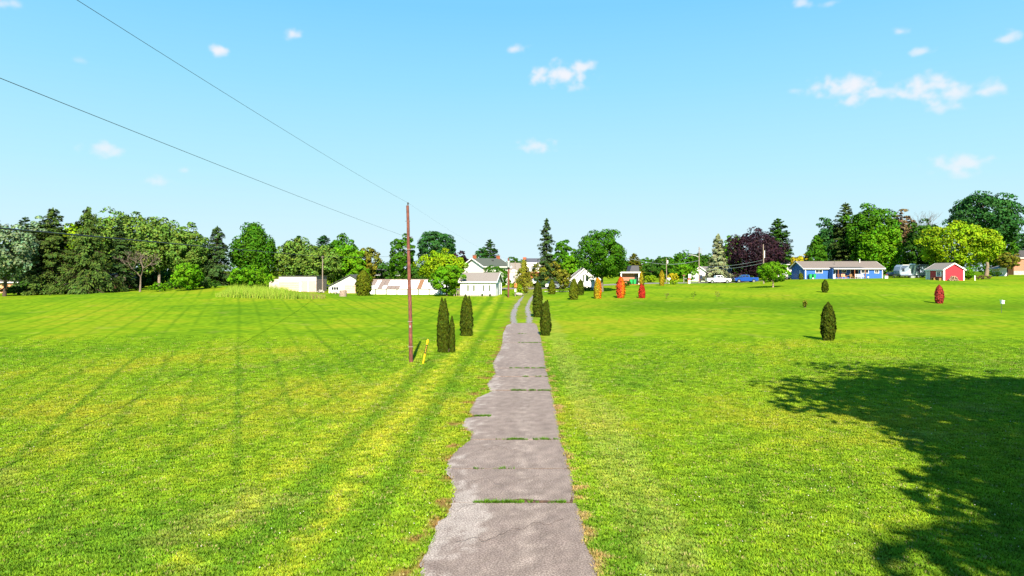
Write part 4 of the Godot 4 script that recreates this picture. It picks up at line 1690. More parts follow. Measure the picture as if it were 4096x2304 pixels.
# ---------- vehicles ----------
func arch(pts: Array, cx: float, r: float, y: float, rev := false) -> void:
	# half circle over a wheel, walked from +x to -x or back
	for i in 9:
		var a := PI * i / 8.0
		if rev:
			a = PI - a
		pts.append(Vector2(cx + cos(a) * r, y + sin(a) * r))


func wheels(t: Node3D, xs: Array, half: float, r: float) -> void:
	for x in xs:
		for sg in [-1.0, 1.0]:
			var w := Node3D.new()
			w.name = "wheel"
			w.position = Vector3(x, r, sg * (half - .12))
			t.add_child(w, true)
			cyl("tyre", Vector3(0, 0, -.12), Vector3(0, 0, .12), r, r, M.tyre, w, 18)
			cyl("rim", Vector3(0, 0, .09 * sg), Vector3(0, 0, .13 * sg), r * .66, r * .6, M.rim, w, 14)


func pickup(t: Node3D, paint: Material) -> void:
	var hw := .98
	var s := Soup.new()
	var p: Array = []
	p.append(Vector2(-2.92, .55))
	arch(p, -1.75, .47, .42, true)
	arch(p, 1.95, .47, .42, true)
	p.append_array([Vector2(2.9, .5), Vector2(2.97, .75), Vector2(2.93, 1.12), Vector2(2.6, 1.22), Vector2(1.42, 1.28), Vector2(-.72, 1.28), Vector2(-.72, 1.3), Vector2(-2.95, 1.3)])
	s.prism(PackedVector2Array(p), -hw, hw)
	part("body", s.mesh(), paint, t)
	bx("bed", Vector3(2.0, .02, 1.6), Vector3(-1.85, 1.315, 0), M.black_plastic, t)  # black sheet on the solid body, imitating the shade inside an open bed
	s = Soup.new()
	var lo := [[-.78, 1.28], [1.5, 1.28]]
	var hi := [[-.66, 1.92], [.72, 1.94]]
	var z0 := hw - .03
	var z1 := hw - .2
	var q := []
	for e in [[lo[0], z0], [lo[1], z0], [hi[1], z1], [hi[0], z1]]:
		q.append(Vector3(e[0][0], e[0][1], e[1]))
	var m := []
	for v in q:
		m.append(Vector3(v.x, v.y, -v.z))
	s.quad(q[0], q[1], q[2], q[3])
	s.quad(m[1], m[0], m[3], m[2])
	s.quad(q[3], q[2], m[2], m[3])
	s.quad(q[1], m[1], m[2], q[2])
	s.quad(m[0], q[0], q[3], m[3])
	part("cab", s.mesh(), paint, t)
	var face := func(poly: Array, sg: float) -> ArrayMesh:
		var f := Soup.new()
		var w := []
		for e in poly:
			var k: float = (e.y - 1.28) / .65
			w.append(Vector3(e.x, e.y, sg * (lerpf(z0, z1, k) + .008)))
		if sg > 0:
			f.quad(w[0], w[1], w[2], w[3])
		else:
			f.quad(w[1], w[0], w[3], w[2])
		return f.mesh()
	for sg in [-1.0, 1.0]:
		part("side_window", face.call([Vector2(-.52, 1.36), Vector2(.28, 1.36), Vector2(.28, 1.82), Vector2(-.5, 1.8)], sg), M.glass, t)
		part("side_window", face.call([Vector2(.38, 1.36), Vector2(1.28, 1.36), Vector2(.74, 1.8), Vector2(.38, 1.82)], sg), M.glass, t)
		bx("mirror", Vector3(.14, .2, .22), Vector3(1.2, 1.42, sg * (hw + .1)), M.black_plastic, t)
		bx("headlight", Vector3(.06, .2, .36), Vector3(2.95, .98, sg * .7), M.lamp_lens, t)
		bx("tail_light", Vector3(.05, .34, .16), Vector3(-2.96, 1.05, sg * .86), M.tail_lens, t)
		bx("door_handle", Vector3(.16, .035, .04), Vector3(.1, 1.18, sg * (hw + .015)), M.chrome, t)
	var ws := Soup.new()
	ws.quad(Vector3(1.49, 1.34, .82), Vector3(1.49, 1.34, -.82), Vector3(.8, 1.9, -.68), Vector3(.8, 1.9, .68))
	part("windscreen", ws.mesh(), M.glass, t)
	bx("grille", Vector3(.05, .36, 1.0), Vector3(2.97, .93, 0), M.iron, t)
	bx("bumper", Vector3(.22, .26, 1.96), Vector3(2.98, .6, 0), M.chrome, t)
	bx("bumper", Vector3(.18, .22, 1.9), Vector3(-3.0, .62, 0), M.chrome, t)
	wheels(t, [-1.75, 1.95], hw + .06, .41)


func car(t: Node3D, paint: Material, L := 4.6, H := 1.5) -> void:
	var hw := .9
	var h := L * .5
	var s := Soup.new()
	var p: Array = [Vector2(-h, .45)]
	arch(p, -h * .58, .38, .34, true)
	arch(p, h * .6, .38, .34, true)
	p.append_array([Vector2(h, .42), Vector2(h + .03, .7), Vector2(h * .95, .86), Vector2(h * .42, .98), Vector2(-h * .9, 1.02), Vector2(-h - .02, .9)])
	s.prism(PackedVector2Array(p), -hw, hw)
	part("body", s.mesh(), paint, t)
	var roof := Soup.new()
	var prof := [[-h * .82, 1.0, hw - .04], [h * .45, .97, hw - .04], [h * .12, H, hw - .22], [-h * .6, H, hw - .22]]
	var q := []
	var m := []
	for e in prof:
		q.append(Vector3(e[0], e[1], e[2]))
		m.append(Vector3(e[0], e[1], -e[2]))
	roof.quad(q[3], q[2], m[2], m[3])
	part("roof", roof.mesh(), paint, t)
	var gl := Soup.new()
	gl.quad(q[0], q[1], q[2], q[3])
	gl.quad(m[1], m[0], m[3], m[2])
	gl.quad(q[1], m[1], m[2], q[2])
	gl.quad(m[0], q[0], q[3], m[3])
	part("windows", gl.mesh(), M.glass, t)
	for sg in [-1.0, 1.0]:
		bx("headlight", Vector3(.05, .14, .34), Vector3(h + .0, .72, sg * .62), M.lamp_lens, t)
		bx("tail_light", Vector3(.05, .16, .3), Vector3(-h - .01, .82, sg * .68), M.tail_lens, t)
	wheels(t, [-h * .58, h * .6], hw + .04, .33)


func travel_trailer() -> void:
	var t := thing("travel_trailer", "silver blue travel trailer with white swirls parked behind the red shed", "trailer", at(3645, 163), 3.0)
	var hw := 1.2
	var s := Soup.new()
	s.prism(PackedVector2Array([Vector2(-3.3, .62), Vector2(3.5, .62), Vector2(3.5, 3.05), Vector2(-2.9, 3.05), Vector2(-3.35, 2.7), Vector2(-3.65, 1.7), Vector2(-3.6, 1.0)]), -hw, hw)
	part("body", s.mesh(), M.trailer_skin, t)
	bx("underframe", Vector3(6.6, .25, 2.1), Vector3(0, .5, 0), M.black_plastic, t)
	bx("roof_edge", Vector3(6.3, .1, 2.44), Vector3(.25, 3.08, 0), M.white_steel, t)
	bx("air_conditioner", Vector3(1.0, .28, .8), Vector3(.3, 3.24, 0), M.white_steel, t)
	var so := bx("slide_out", Vector3(2.2, 1.75, .5), Vector3(2.1, 1.95, hw + .25), M.trailer_skin, t)
	for sg in [-1, 1]:
		bx("slide_frame", Vector3(.08, 1.85, .56), Vector3(sg * 1.12, 0, 0), M.black_plastic, so)
	bx("slide_frame", Vector3(2.32, .1, .56), Vector3(0, .92, 0), M.black_plastic, so)
	for e in [[-2.75, 1.9, .55, .65], [.55, 2.0, .4, .55]]:
		var w := bx("window", Vector3(e[2], e[3], .05), Vector3(e[0], e[1], hw + .03), M.glass, t)
		bx("frame", Vector3(e[2] + .1, .05, .06), Vector3(0, e[3] * .5 + .02, 0), M.black_plastic, w)
	# printed graphics
	for g in [[[-3.4, 1.15], [-2.6, .95], [-1.4, 1.3], [-1.4, 1.75], [-2.4, 1.25]], [[-1.35, .85], [-.7, .85], [-.85, 1.6], [-.5, 2.9], [-1.0, 2.8], [-1.2, 1.9]], [[-.4, .8], [.1, .8], [.25, 2.3], [.45, 2.9], [.05, 2.85], [-.15, 1.9]], [[.4, .8], [1.0, .8], [.9, 1.4], [.5, 1.55]]]:
		var poly := PackedVector2Array()
		for e in g:
			poly.append(Vector2(e[0], e[1]))
		var q := Soup.new()
		q.prism(poly, hw + .004, hw + .012)
		part("swirl", q.mesh(), M.white_steel, t)
	for g in [[[-3.5, 1.8], [-2.2, 2.3], [-1.3, 2.95], [-2.8, 2.95], [-3.3, 2.6]], [[-.75, 1.2], [-.45, 1.3], [-.2, 2.6], [-.5, 2.3]]]:
		var poly := PackedVector2Array()
		for e in g:
			poly.append(Vector2(e[0], e[1]))
		var q := Soup.new()
		q.prism(poly, hw + .005, hw + .015)
		part("stripe", q.mesh(), M.trailer_dark, t)
	wheels(t, [.2, 1.05], hw - .05, .36)
	bx("step", Vector3(.9, .5, .5), Vector3(-.9, .25, hw + .5), M.zinc, t)
	bx("hitch", Vector3(1.0, .12, .5), Vector3(-4.0, .5, 0), M.iron, t)
	cyl("hitch_jack", Vector3(-4.3, 0, 0), Vector3(-4.3, .7, 0), .05, .05, M.iron, t)


func build_vehicles() -> void:
	var t := thing("pickup_truck", "white crew cab pickup parked on the street edge", "pickup", at(2872, 166), 2.0, "pickups on the street")
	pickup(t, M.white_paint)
	t = thing("pickup_truck", "dark blue pickup parked under the purple tree", "pickup", at(2981, 168.5), 183.0, "pickups on the street")
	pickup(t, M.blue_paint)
	t = thing("parked_car", "dark car beside the low porch house", "car", at(2812, 182), 70.0)
	car(t, M.dark_paint, 4.6, 1.65)
	t = thing("pickup_truck", "white pickup beside the dark end wall of the blue house", "pickup", at(3150, 174), 35.0)
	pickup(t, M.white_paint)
	t = thing("parked_car", "small dark car between the blue house and the trailer", "car", at(3561, 168), 60.0)
	car(t, M.dark_paint, 3.9, 1.45)
	t = thing("parked_car", "white car behind the conical shrub by the street", "car", at(2222, 134), 55.0)
	car(t, M.white_paint)
	t = thing("box_truck", "white truck in front of the tall brick house", "truck", at(2172, 152), 200.0)
	var s := Soup.new()
	s.prism(PackedVector2Array([Vector2(-2.6, .5), Vector2(2.7, .5), Vector2(2.75, 1.2), Vector2(2.3, 1.3), Vector2(1.7, 2.0), Vector2(.6, 2.05), Vector2(.55, 2.3), Vector2(-2.6, 2.3)]), -1.0, 1.0)
	part("body", s.mesh(), M.white_paint, t)
	for sg in [-1.0, 1.0]:
		bx("side_window", Vector3(.8, .45, .04), Vector3(1.2, 1.6, sg * 1.0), M.glass, t)
		bx("headlight", Vector3(.06, .2, .3), Vector3(2.76, .95, sg * .7), M.lamp_lens, t)
	wheels(t, [-1.6, 1.75], 1.05, .45)
	travel_trailer()


# ---------- poles, wires and small things ----------
func sag_line(called: String, label: String, a: Vector3, b: Vector3, sag: float, r: float, mt: Material, group := "") -> void:
	var s := Soup.new()
	var n := 26
	var prev := a
	for i in range(1, n + 1):
		var t := float(i) / n
		var p := a.lerp(b, t) - Vector3(0, sag * 4.0 * t * (1.0 - t), 0)
		s.tube(prev, p, r, r, 6)
		prev = p
	var o := top(called, s.mesh(), mt)
	tag(o, label, "cable", group)


func utility_pole(called: String, label: String, px: float, d: float, py: float, r0: float, m: Material, lean := 0.0) -> Node3D:
	var base := at(px, d)
	var H := seen_y(py, d) - base.y
	var t := thing(called, label, "utility pole", base)
	var s := Soup.new()
	var prev := Vector3(0, -.4, 0)
	var rr := r0
	var rg := RandomNumberGenerator.new()
	rg.seed = int(px)
	for i in range(1, 9):
		var u := i / 8.0
		var p := Vector3(-lean * H * u + rg.randf_range(-.012, .012), H * u, rg.randf_range(-.012, .012))
		var q := lerpf(r0, r0 * .68, u)
		s.tube(prev, p, rr, q, 12, Color.WHITE if m != M.pole_wood else Color(1, 1, 1) * [.72, 1.0, .9, 1.15, .95, 1.1, .85, .95][i - 1], i == 8)
		prev = p
		rr = q
	part("shaft", s.mesh(), m, t)
	t.set_meta("height", H)
	return t


func build_poles() -> void:
	# main pole on the left of the drive
	var t := utility_pole("utility_pole", "tall reddish wooden utility pole leaning slightly in the left lawn", 1645, 39.9, 822, .12, M.pole_wood, .024)
	var base := t.position
	var H: float = t.get_meta("height")
	t.remove_meta("height")
	var tip := Vector3(-.024 * H, H, 0)
	cyl("insulator_pin", tip + Vector3(.02, -.1, 0), tip + Vector3(.03, .1, 0), .02, .02, M.iron, t)
	cyl("insulator", tip + Vector3(.03, .06, 0), tip + Vector3(.03, .18, 0), .06, .045, M.iron, t)
	for e in [[.8, .1], [.805, -.06], [.62, .0], [.48, .0], [.9, .0]]:
		var y: float = e[0]
		var c := Vector3(-.024 * H * y, H * y, .0)
		cyl("bolt", c + Vector3(-.15 + e[1], 0, .05), c + Vector3(.15 + e[1], 0, .05), .016, .016, M.iron, t, 6)
	var br := Vector3(-.024 * H * .8, H * .8, 0)
	cyl("bracket", br + Vector3(.05, .02, .02), br + Vector3(.3, -.1, .05), .025, .025, M.iron, t, 6)
	bx("number_plate", Vector3(.06, .12, .01), Vector3(-.05, 2.1, .13), M.zinc, t)
	for k in 3:
		bx("band", Vector3(.26, .04, .26), Vector3(-.024 * H * [.1, .26, .72][k], H * [.1, .26, .72][k], 0), M.pole_grey, t)
	var tw := base + tip + Vector3(.03, .16, 0)
	# wires that pass over the camera's left
	sag_line("power_cable", "upper thin wire running from the leaning pole top over the field", tw, Vector3(-6.5, 9.9, 16.0), .36, .0045, M.wire)
	sag_line("power_cable", "lower thin wire strung under the upper one from the pole bracket", base + br + Vector3(-.1, 0, 0), Vector3(-6.15, 8.2, 16.0), .16, .0045, M.wire)
	# leaning yellow marker
	t = thing("marker_post", "leaning yellow marker post with black lettering panel beside the pole", "marker post", at(1692, 39.3))
	var lean := Vector3(.3, 1.42, .1)
	var ln := lean.length()
	var bas := Basis(Quaternion(Vector3.UP, lean.normalized()))
	var s := Soup.new()
	s.tube(Vector3(0, -.15, 0), Vector3(0, ln * .86, 0), .05, .05, 14)
	part("post", s.mesh(), M.yellow_plastic, t, Transform3D(bas, Vector3.ZERO))
	s = Soup.new()
	s.tube(Vector3(0, ln * .42, 0), Vector3(0, ln * .78, 0), .053, .053, 14)
	part("warning_label", s.mesh(), M.black_print, t, Transform3D(bas, Vector3.ZERO))
	for k in 4:
		bx("lettering", Vector3(.03, .07, .004), bas * Vector3(0, ln * (.5 + k * .07), .055), M.yellow_plastic, t)
	s = Soup.new()
	s.tube(Vector3(0, ln * .84, 0), Vector3(0, ln * .95, 0), .075, .075, 14)
	s.tube(Vector3(0, ln * .95, 0), Vector3(0, ln * 1.0, 0), .075, .03, 14, Color.WHITE, true)
	part("cap", s.mesh(), M.yellow_plastic, t, Transform3D(bas, Vector3.ZERO))
	# pole at the cottage
	t = utility_pole("utility_pole", "brown utility pole with transformer beside the white cottage", 2034, 111.5, 1032, .16, M.pole_wood, .006)
	H = t.get_meta("height")
	t.remove_meta("height")
	cyl("transformer", Vector3(.02, H - 1.5, .3), Vector3(.02, H - .6, .3), .24, .24, M.zinc, t, 14)
	bx("transformer_lid", Vector3(.4, .1, .4), Vector3(.02, H - .55, .3), M.zinc, t)
	cyl("lamp_arm", Vector3(.1, H - 2.2, .05), Vector3(.75, H - 1.95, .3), .03, .03, M.zinc, t)
	var lamp := cyl("lamp_head", Vector3(.65, H - 1.98, .26), Vector3(1.1, H - 2.0, .42), .09, .13, M.white_steel, t)
	cyl("lamp_glass", Vector3(.95, H - 2.08, .37), Vector3(.95, H - 2.3, .37), .13, .09, M.lamp_lens, t)
	var p2 := t.position + Vector3(0, H - .2, 0)
	var t2 := utility_pole("service_pole", "slim grey service pole carrying an orange box and white meter", 2061, 114, 1045, .09, M.pole_grey)
	var H2: float = t2.get_meta("height")
	t2.remove_meta("height")
	bx("orange_box", Vector3(.42, .6, .25), Vector3(.08, 1.85, .2), M.orange_box, t2)
	bx("box_window", Vector3(.16, .2, .02), Vector3(.0, 1.95, .335), M.glass, t2)
	cyl("meter", Vector3(.02, .75, .16), Vector3(.02, 1.25, .16), .15, .15, M.white_steel, t2)
	bx("crossarm", Vector3(.9, .08, .08), Vector3(.1, H2 - .4, .08), M.pole_grey, t2)
	# pole at the flat garage and the heavy cable
	var t3 := utility_pole("utility_pole", "slim weathered pole next to the flat roofed garage", 1290, 128, 1024, .12, M.pole_grey, -.004)
	var H3: float = t3.get_meta("height")
	t3.remove_meta("height")
	bx("cleat", Vector3(.4, .1, .1), Vector3(0, H3 - .2, .1), M.pole_grey, t3)
	var a3 := t3.position + Vector3(0, H3 - .1, 0)
	sag_line("power_cable", "thick black cable crossing in front of the left tree line", a3, Vector3(-7.8, 6.15, 18.0), .05, .027, M.wire)
	sag_line("power_cable", "black cable from the slim garage pole towards the cottage", a3, at(1700, 128, 7.4), .3, .022, M.wire)
	sag_line("power_cable", "thin wire from the leaning pole to the cottage pole", tw, p2, .5, .0025, M.wire)
	# roadside poles on the right
	var t4 := utility_pole("utility_pole", "pale roadside pole with white bracket beside the golden column shrub", 2666, 160, 1032, .11, M.pole_grey)
	var H4: float = t4.get_meta("height")
	t4.remove_meta("height")
	bx("bracket_box", Vector3(.25, .7, .25), Vector3(.2, H4 - .9, .1), M.white_steel, t4)
	var t5 := utility_pole("street_lamp_pole", "tall pole with curved street lamp arm beside the street", 2796, 168, 988, .15, M.pole_grey, -.004)
	var H5: float = t5.get_meta("height")
	t5.remove_meta("height")
	var prev := Vector3(0, H5 - 2.5, 0)
	var arm := Soup.new()
	for i in range(1, 8):
		var u := i / 7.0
		var p := Vector3(-2.05 * u, H5 - 2.5 + .55 * sin(u * PI * .5), .1)
		arm.tube(prev, p, .045, .045, 7)
		prev = p
	part("lamp_arm", arm.mesh(), M.white_steel, t5)
	bx("lamp_head", Vector3(.6, .14, .26), prev + Vector3(-.2, .0, 0), M.zinc, t5)
	for k in 3:
		bx("crossarm", Vector3(.9, .08, .08), Vector3(.3, H5 - .5 - k * .5, .1), M.pole_grey, t5)
	var t6 := utility_pole("utility_pole", "pale wooden pole rising behind the small crab tree", 3055, 150, 977, .14, M.pole_grey, .01)
	var H6: float = t6.get_meta("height")
	t6.remove_meta("height")
	bx("cable_guard", Vector3(.12, 1.6, .12), Vector3(.1, H6 - 2.2, .16), M.white_steel, t6)
	var p4 := t4.position + Vector3(0, H4 - 1.5, 0)
	var p5 := t5.position + Vector3(0, H5 - 3.3, 0)
	var p6 := t6.position + Vector3(0, H6 - 3.4, 0)
	sag_line("power_cable", "grey cable between the lamp pole and the roadside pole", p4, p5, .25, .035, M.zinc)
	sag_line("power_cable", "grey cable running from the roadside pole to the brick porch", p4, at(2480, 150, 6.1), .25, .035, M.zinc)
	sag_line("power_cable", "grey cable in front of the purple tree", p5 + Vector3(0, -1.6, 0), p6, .5, .03, M.zinc)
	sag_line("power_cable", "second grey cable below the first by the purple tree", p5 + Vector3(0, -2.2, 0), p6 + Vector3(0, -.7, 0), .5, .03, M.zinc)


func build_small() -> void:
	var t: Node3D
	# nesting box in the right-hand lawn
	t = thing("nest_box", "white nest box on a thin dark stake in the right lawn", "birdhouse", at(4006, 82))
	cyl("stake", Vector3(0, -.2, 0), Vector3(0, 1.15, 0), .022, .018, M.iron, t)
	bx("box", Vector3(.3, .38, .28), Vector3(.1, 1.3, 0), M.white_trim, t)
	bx("lid", Vector3(.4, .05, .38), Vector3(.1, 1.51, 0), M.white_trim, t, Vector3(0, 0, -10))
	bx("entrance", Vector3(.07, .07, .02), Vector3(.1, 1.36, .145), M.black_print, t)
	# sign board at the street
	t = thing("street_sign", "white sign board with red patch on a white post by the street", "sign", at(2758, 160))
	bx("post", Vector3(.4, 1.3, .12), Vector3(-.05, .5, 0), M.white_trim, t)
	bx("panel", Vector3(.62, .95, .06), Vector3(.05, 1.75, .08), M.white_trim, t)
	bx("red_patch", Vector3(.5, .4, .05), Vector3(-.05, 1.12, .1), M.red_plastic, t)
	t = thing("mailbox", "grey mailbox on a thin post at the street edge", "mailbox", at(2737, 156))
	cyl("post", Vector3(0, -.2, 0), Vector3(0, 1.15, 0), .035, .035, M.iron, t)
	var s := Soup.new()
	var arc := PackedVector2Array([Vector2(-.12, 0), Vector2(.12, 0)])
	for i in 7:
		arc.append(Vector2(cos(PI * i / 6.0) * .12, .14 + sin(PI * i / 6.0) * .1))
	s.prism(arc, -.28, .28)
	part("box", s.mesh(), M.iron, t, Transform3D(Basis(Vector3.UP, PI * .5), Vector3(.25, 1.1, 0)))
	t = thing("mailbox", "white mailbox beside the pale roadside pole", "mailbox", at(2672, 157))
	bx("post", Vector3(.12, 1.1, .12), Vector3(.25, .45, 0), M.white_trim, t)
	part("box", s.mesh(), M.white_steel, t, Transform3D(Basis(Vector3.UP, PI * .5).scaled(Vector3.ONE * 1.3), Vector3(.2, 1.0, 0)))
	t = thing("timber_stake", "yellow timber stake standing near the sign board", "stake", at(2751, 156))
	bx("stake", Vector3(.12, 1.35, .12), Vector3(0, .5, 0), M.timber, t)
	t = thing("bird_bath", "small pale bird bath with brown top at the wood edge", "bird bath", at(2735, 172))
	cyl("stem", Vector3(0, -.1, 0), Vector3(0, 1.6, 0), .08, .08, M.stone, t)
	cyl("bowl", Vector3(0, 1.6, 0), Vector3(0, 1.9, 0), .2, .5, M.rust, t)
	# rock by the drive
	var rk := top("boulder", rock(5), M.stone, at(2076, 116, .2))
	rk.scale = Vector3(1.7, .9, 1.2)
	tag(rk, "pale boulder in the grass beside the gravel track", "boulder")
	# stump post at right
	t = thing("white_stake", "short white stake before the brush heap by the shed", "stake", at(3899, 141))
	bx("stake", Vector3(.14, 1.2, .14), Vector3(0, .45, 0), M.white_trim, t, Vector3(0, 0, 2))
	t = thing("well_stone", "row of pale edging stones below the clipped shrubs", "stones", at(2260, 123))
	var rg := RandomNumberGenerator.new()
	rg.seed = 6
	for i in 14:
		part("stone", rock(40 + i), M.stone, t, Transform3D(Basis.from_euler(Vector3(0, rg.randf() * 6, 0)).scaled(Vector3(.5, .3, .4)), Vector3((i - 7) * .5, .05, .2 * sin(i * .6))))
	# white panels next to big tree
	t = thing("garden_cabinet", "pale grey cabinet leaning under the big round tree", "cabinet", at(2372, 126))
	bx("body", Vector3(.6, 1.9, .4), Vector3(0, .9, 0), M.grey_door, t, Vector3(0, 20, 3))
	bx("base_box", Vector3(.7, .75, .5), Vector3(-.05, .3, .5), M.white_steel, t, Vector3(0, 10, 0))
	# lattice box by the camper and meter box
	t = thing("heat_pump", "pale square heat pump beside the blue house", "heat pump", at(3544, 160))
	bx("case", Vector3(.7, .65, .5), Vector3(0, .28, 0), M.white_steel, t)
	for i in 4:
		bx("grille_bar", Vector3(.6, .03, .02), Vector3(0, .12 + i * .12, .26), M.zinc, t)
	t = thing("ball", "white ball lying by the green bins", "ball", at(3252, 161.5, .18))
	var sp := SphereMesh.new()
	sp.radius = .2
	sp.height = .4
	part("ball", sp, M.white_steel, t)
	t = thing("garden_bench", "dark garden bench across the street beside the hedge", "bench", at(2120, 133))
	for i in 3:
		bx("plank", Vector3(2.0, .05, .12), Vector3(0, .5, (i - 1) * .15), M.pole_grey, t)
	for sx in [-1, 1]:
		bx("leg", Vector3(.08, .5, .4), Vector3(sx * .85, .24, 0), M.iron, t)
	for k in 2:
		var b := thing("wheeled_bin", ["green wheeled bin on the brick porch by the wall", "green wheeled bin on the brick porch next to the white post"][k], "bin", at(2525, 148.5) + Vector3(.15 + k * .75 - .35, .05, .95), 0.0, "green bins on the brick porch")
		wheelie(b)
	t = thing("timber_fence", "grey plank fence between greenhouse tree and cottage", "fence", at(1838, 116))
	for i in 5:
		bx("plank", Vector3(.16, 1.3 + .2 * (i % 2), .05), Vector3(-.9 + i * .42, .55, 0), M.grey_boards, t)
	bx("rail", Vector3(2.3, .12, .06), Vector3(0, .9, -.06), M.grey_boards, t)
	# tall rushes in front of the garages
	tall_grass()
	# withered saplings in the right-hand field
	for e in [[2666, 104, 1178, "withered little brown sapling in the field below the pole"], [2772, 104, 1172, "thin bent dead sapling in the right field"], [2868, 104, 1170, "leaning dead sapling in the right field slope"]]:
		sapling(e[0], e[1], e[2], e[3])


func sapling(px: float, d: float, py: float, label: String) -> void:
	var base := at(px, d)
	var H := seen_y(py, d) - base.y
	H = clampf(H, .5, 1.4)
	var t := thing("dead_sapling", label, "sapling", base, 0.0, "dead saplings in the right field")
	var r := RandomNumberGenerator.new()
	r.seed = int(px)
	var s := Soup.new()
	var f := Soup.new()
	var lean := Vector3(r.randf_range(-.3, .5), 1, 0) * H
	s.tube(Vector3(0, -.05, 0), lean, .02, .008, 5, Color(.14, .09, .05))
	for i in 10:
		var b := lean * r.randf_range(.2, .9)
		var e := b + Vector3(r.randf_range(-.35, .35), r.randf_range(.05, .3), r.randf_range(-.3, .3))
		s.tube(b, e, .01, .004, 4, Color(.14, .09, .05))
		for k in 8:
			var g := rnd_dir(r)
			var a := g.cross(rnd_dir(r)).normalized() * .06
			f.leaf(e + rnd_dir(r) * .12, a, g.cross(a) * .6, g, tint(GREEN["brown"] if px != 2772 else GREEN["deep"], 1.0, r))
	part("stem", s.mesh(), M.bark, t)
	part("leaves", f.mesh(), M.leaf, t)


func tall_grass() -> void:
	var r := RandomNumberGenerator.new()
	r.seed = 88
	var s := Soup.new()
	for i in 9000:
		var px := r.randf_range(862, 1300)
		var span := smoothstep(862.0, 950.0, px) * (1.0 - .75 * smoothstep(1130.0, 1300.0, px))
		var d := 103.0 + r.randf() * (3.0 + 12.0 * span) - 2.5 * sin((px - 862.0) / 440.0 * PI)
		var p := at(px, d)
		var h := r.randf_range(.55, 1.5) * (.35 + .75 * span)
		if px > 1150:
			h *= .75
		var a := r.randf() * TAU
		var side := Vector3(cos(a), 0, sin(a)) * r.randf_range(.03, .06)
		var lean := Vector3(r.randf_range(-.3, .3), 0, r.randf_range(-.3, .3)) * h
		var c := Vector3(.13, .23, .015).lerp(Vector3(.26, .27, .05), r.randf() * r.randf())
		if px > 1150 and r.randf() < .5:
			c = Vector3(.09, .15, .015) if px < 1240 else Vector3(.16, .12, .05)
		var col := Color(c.x, c.y, c.z)
		if side.x < 0.0:
			side = -side
		var nn := (side.cross(lean + Vector3(0, h, 0)).normalized() + Vector3(0, .5, 0)).normalized()
		var k := s.v.size()
		s.v.append(p - side); s.v.append(p + side); s.v.append(p + lean + Vector3(0, h, 0))
		for j in 3:
			s.n.append(nn)
			s.c.append(col)
		s.ix.append_array(PackedInt32Array([k, k + 2, k + 1]))
	var o := top("tall_grass", s.mesh(), M.blade)
	tag(o, "patch of tall yellow green rushes in front of the garages", "tall grass", "", "stuff")


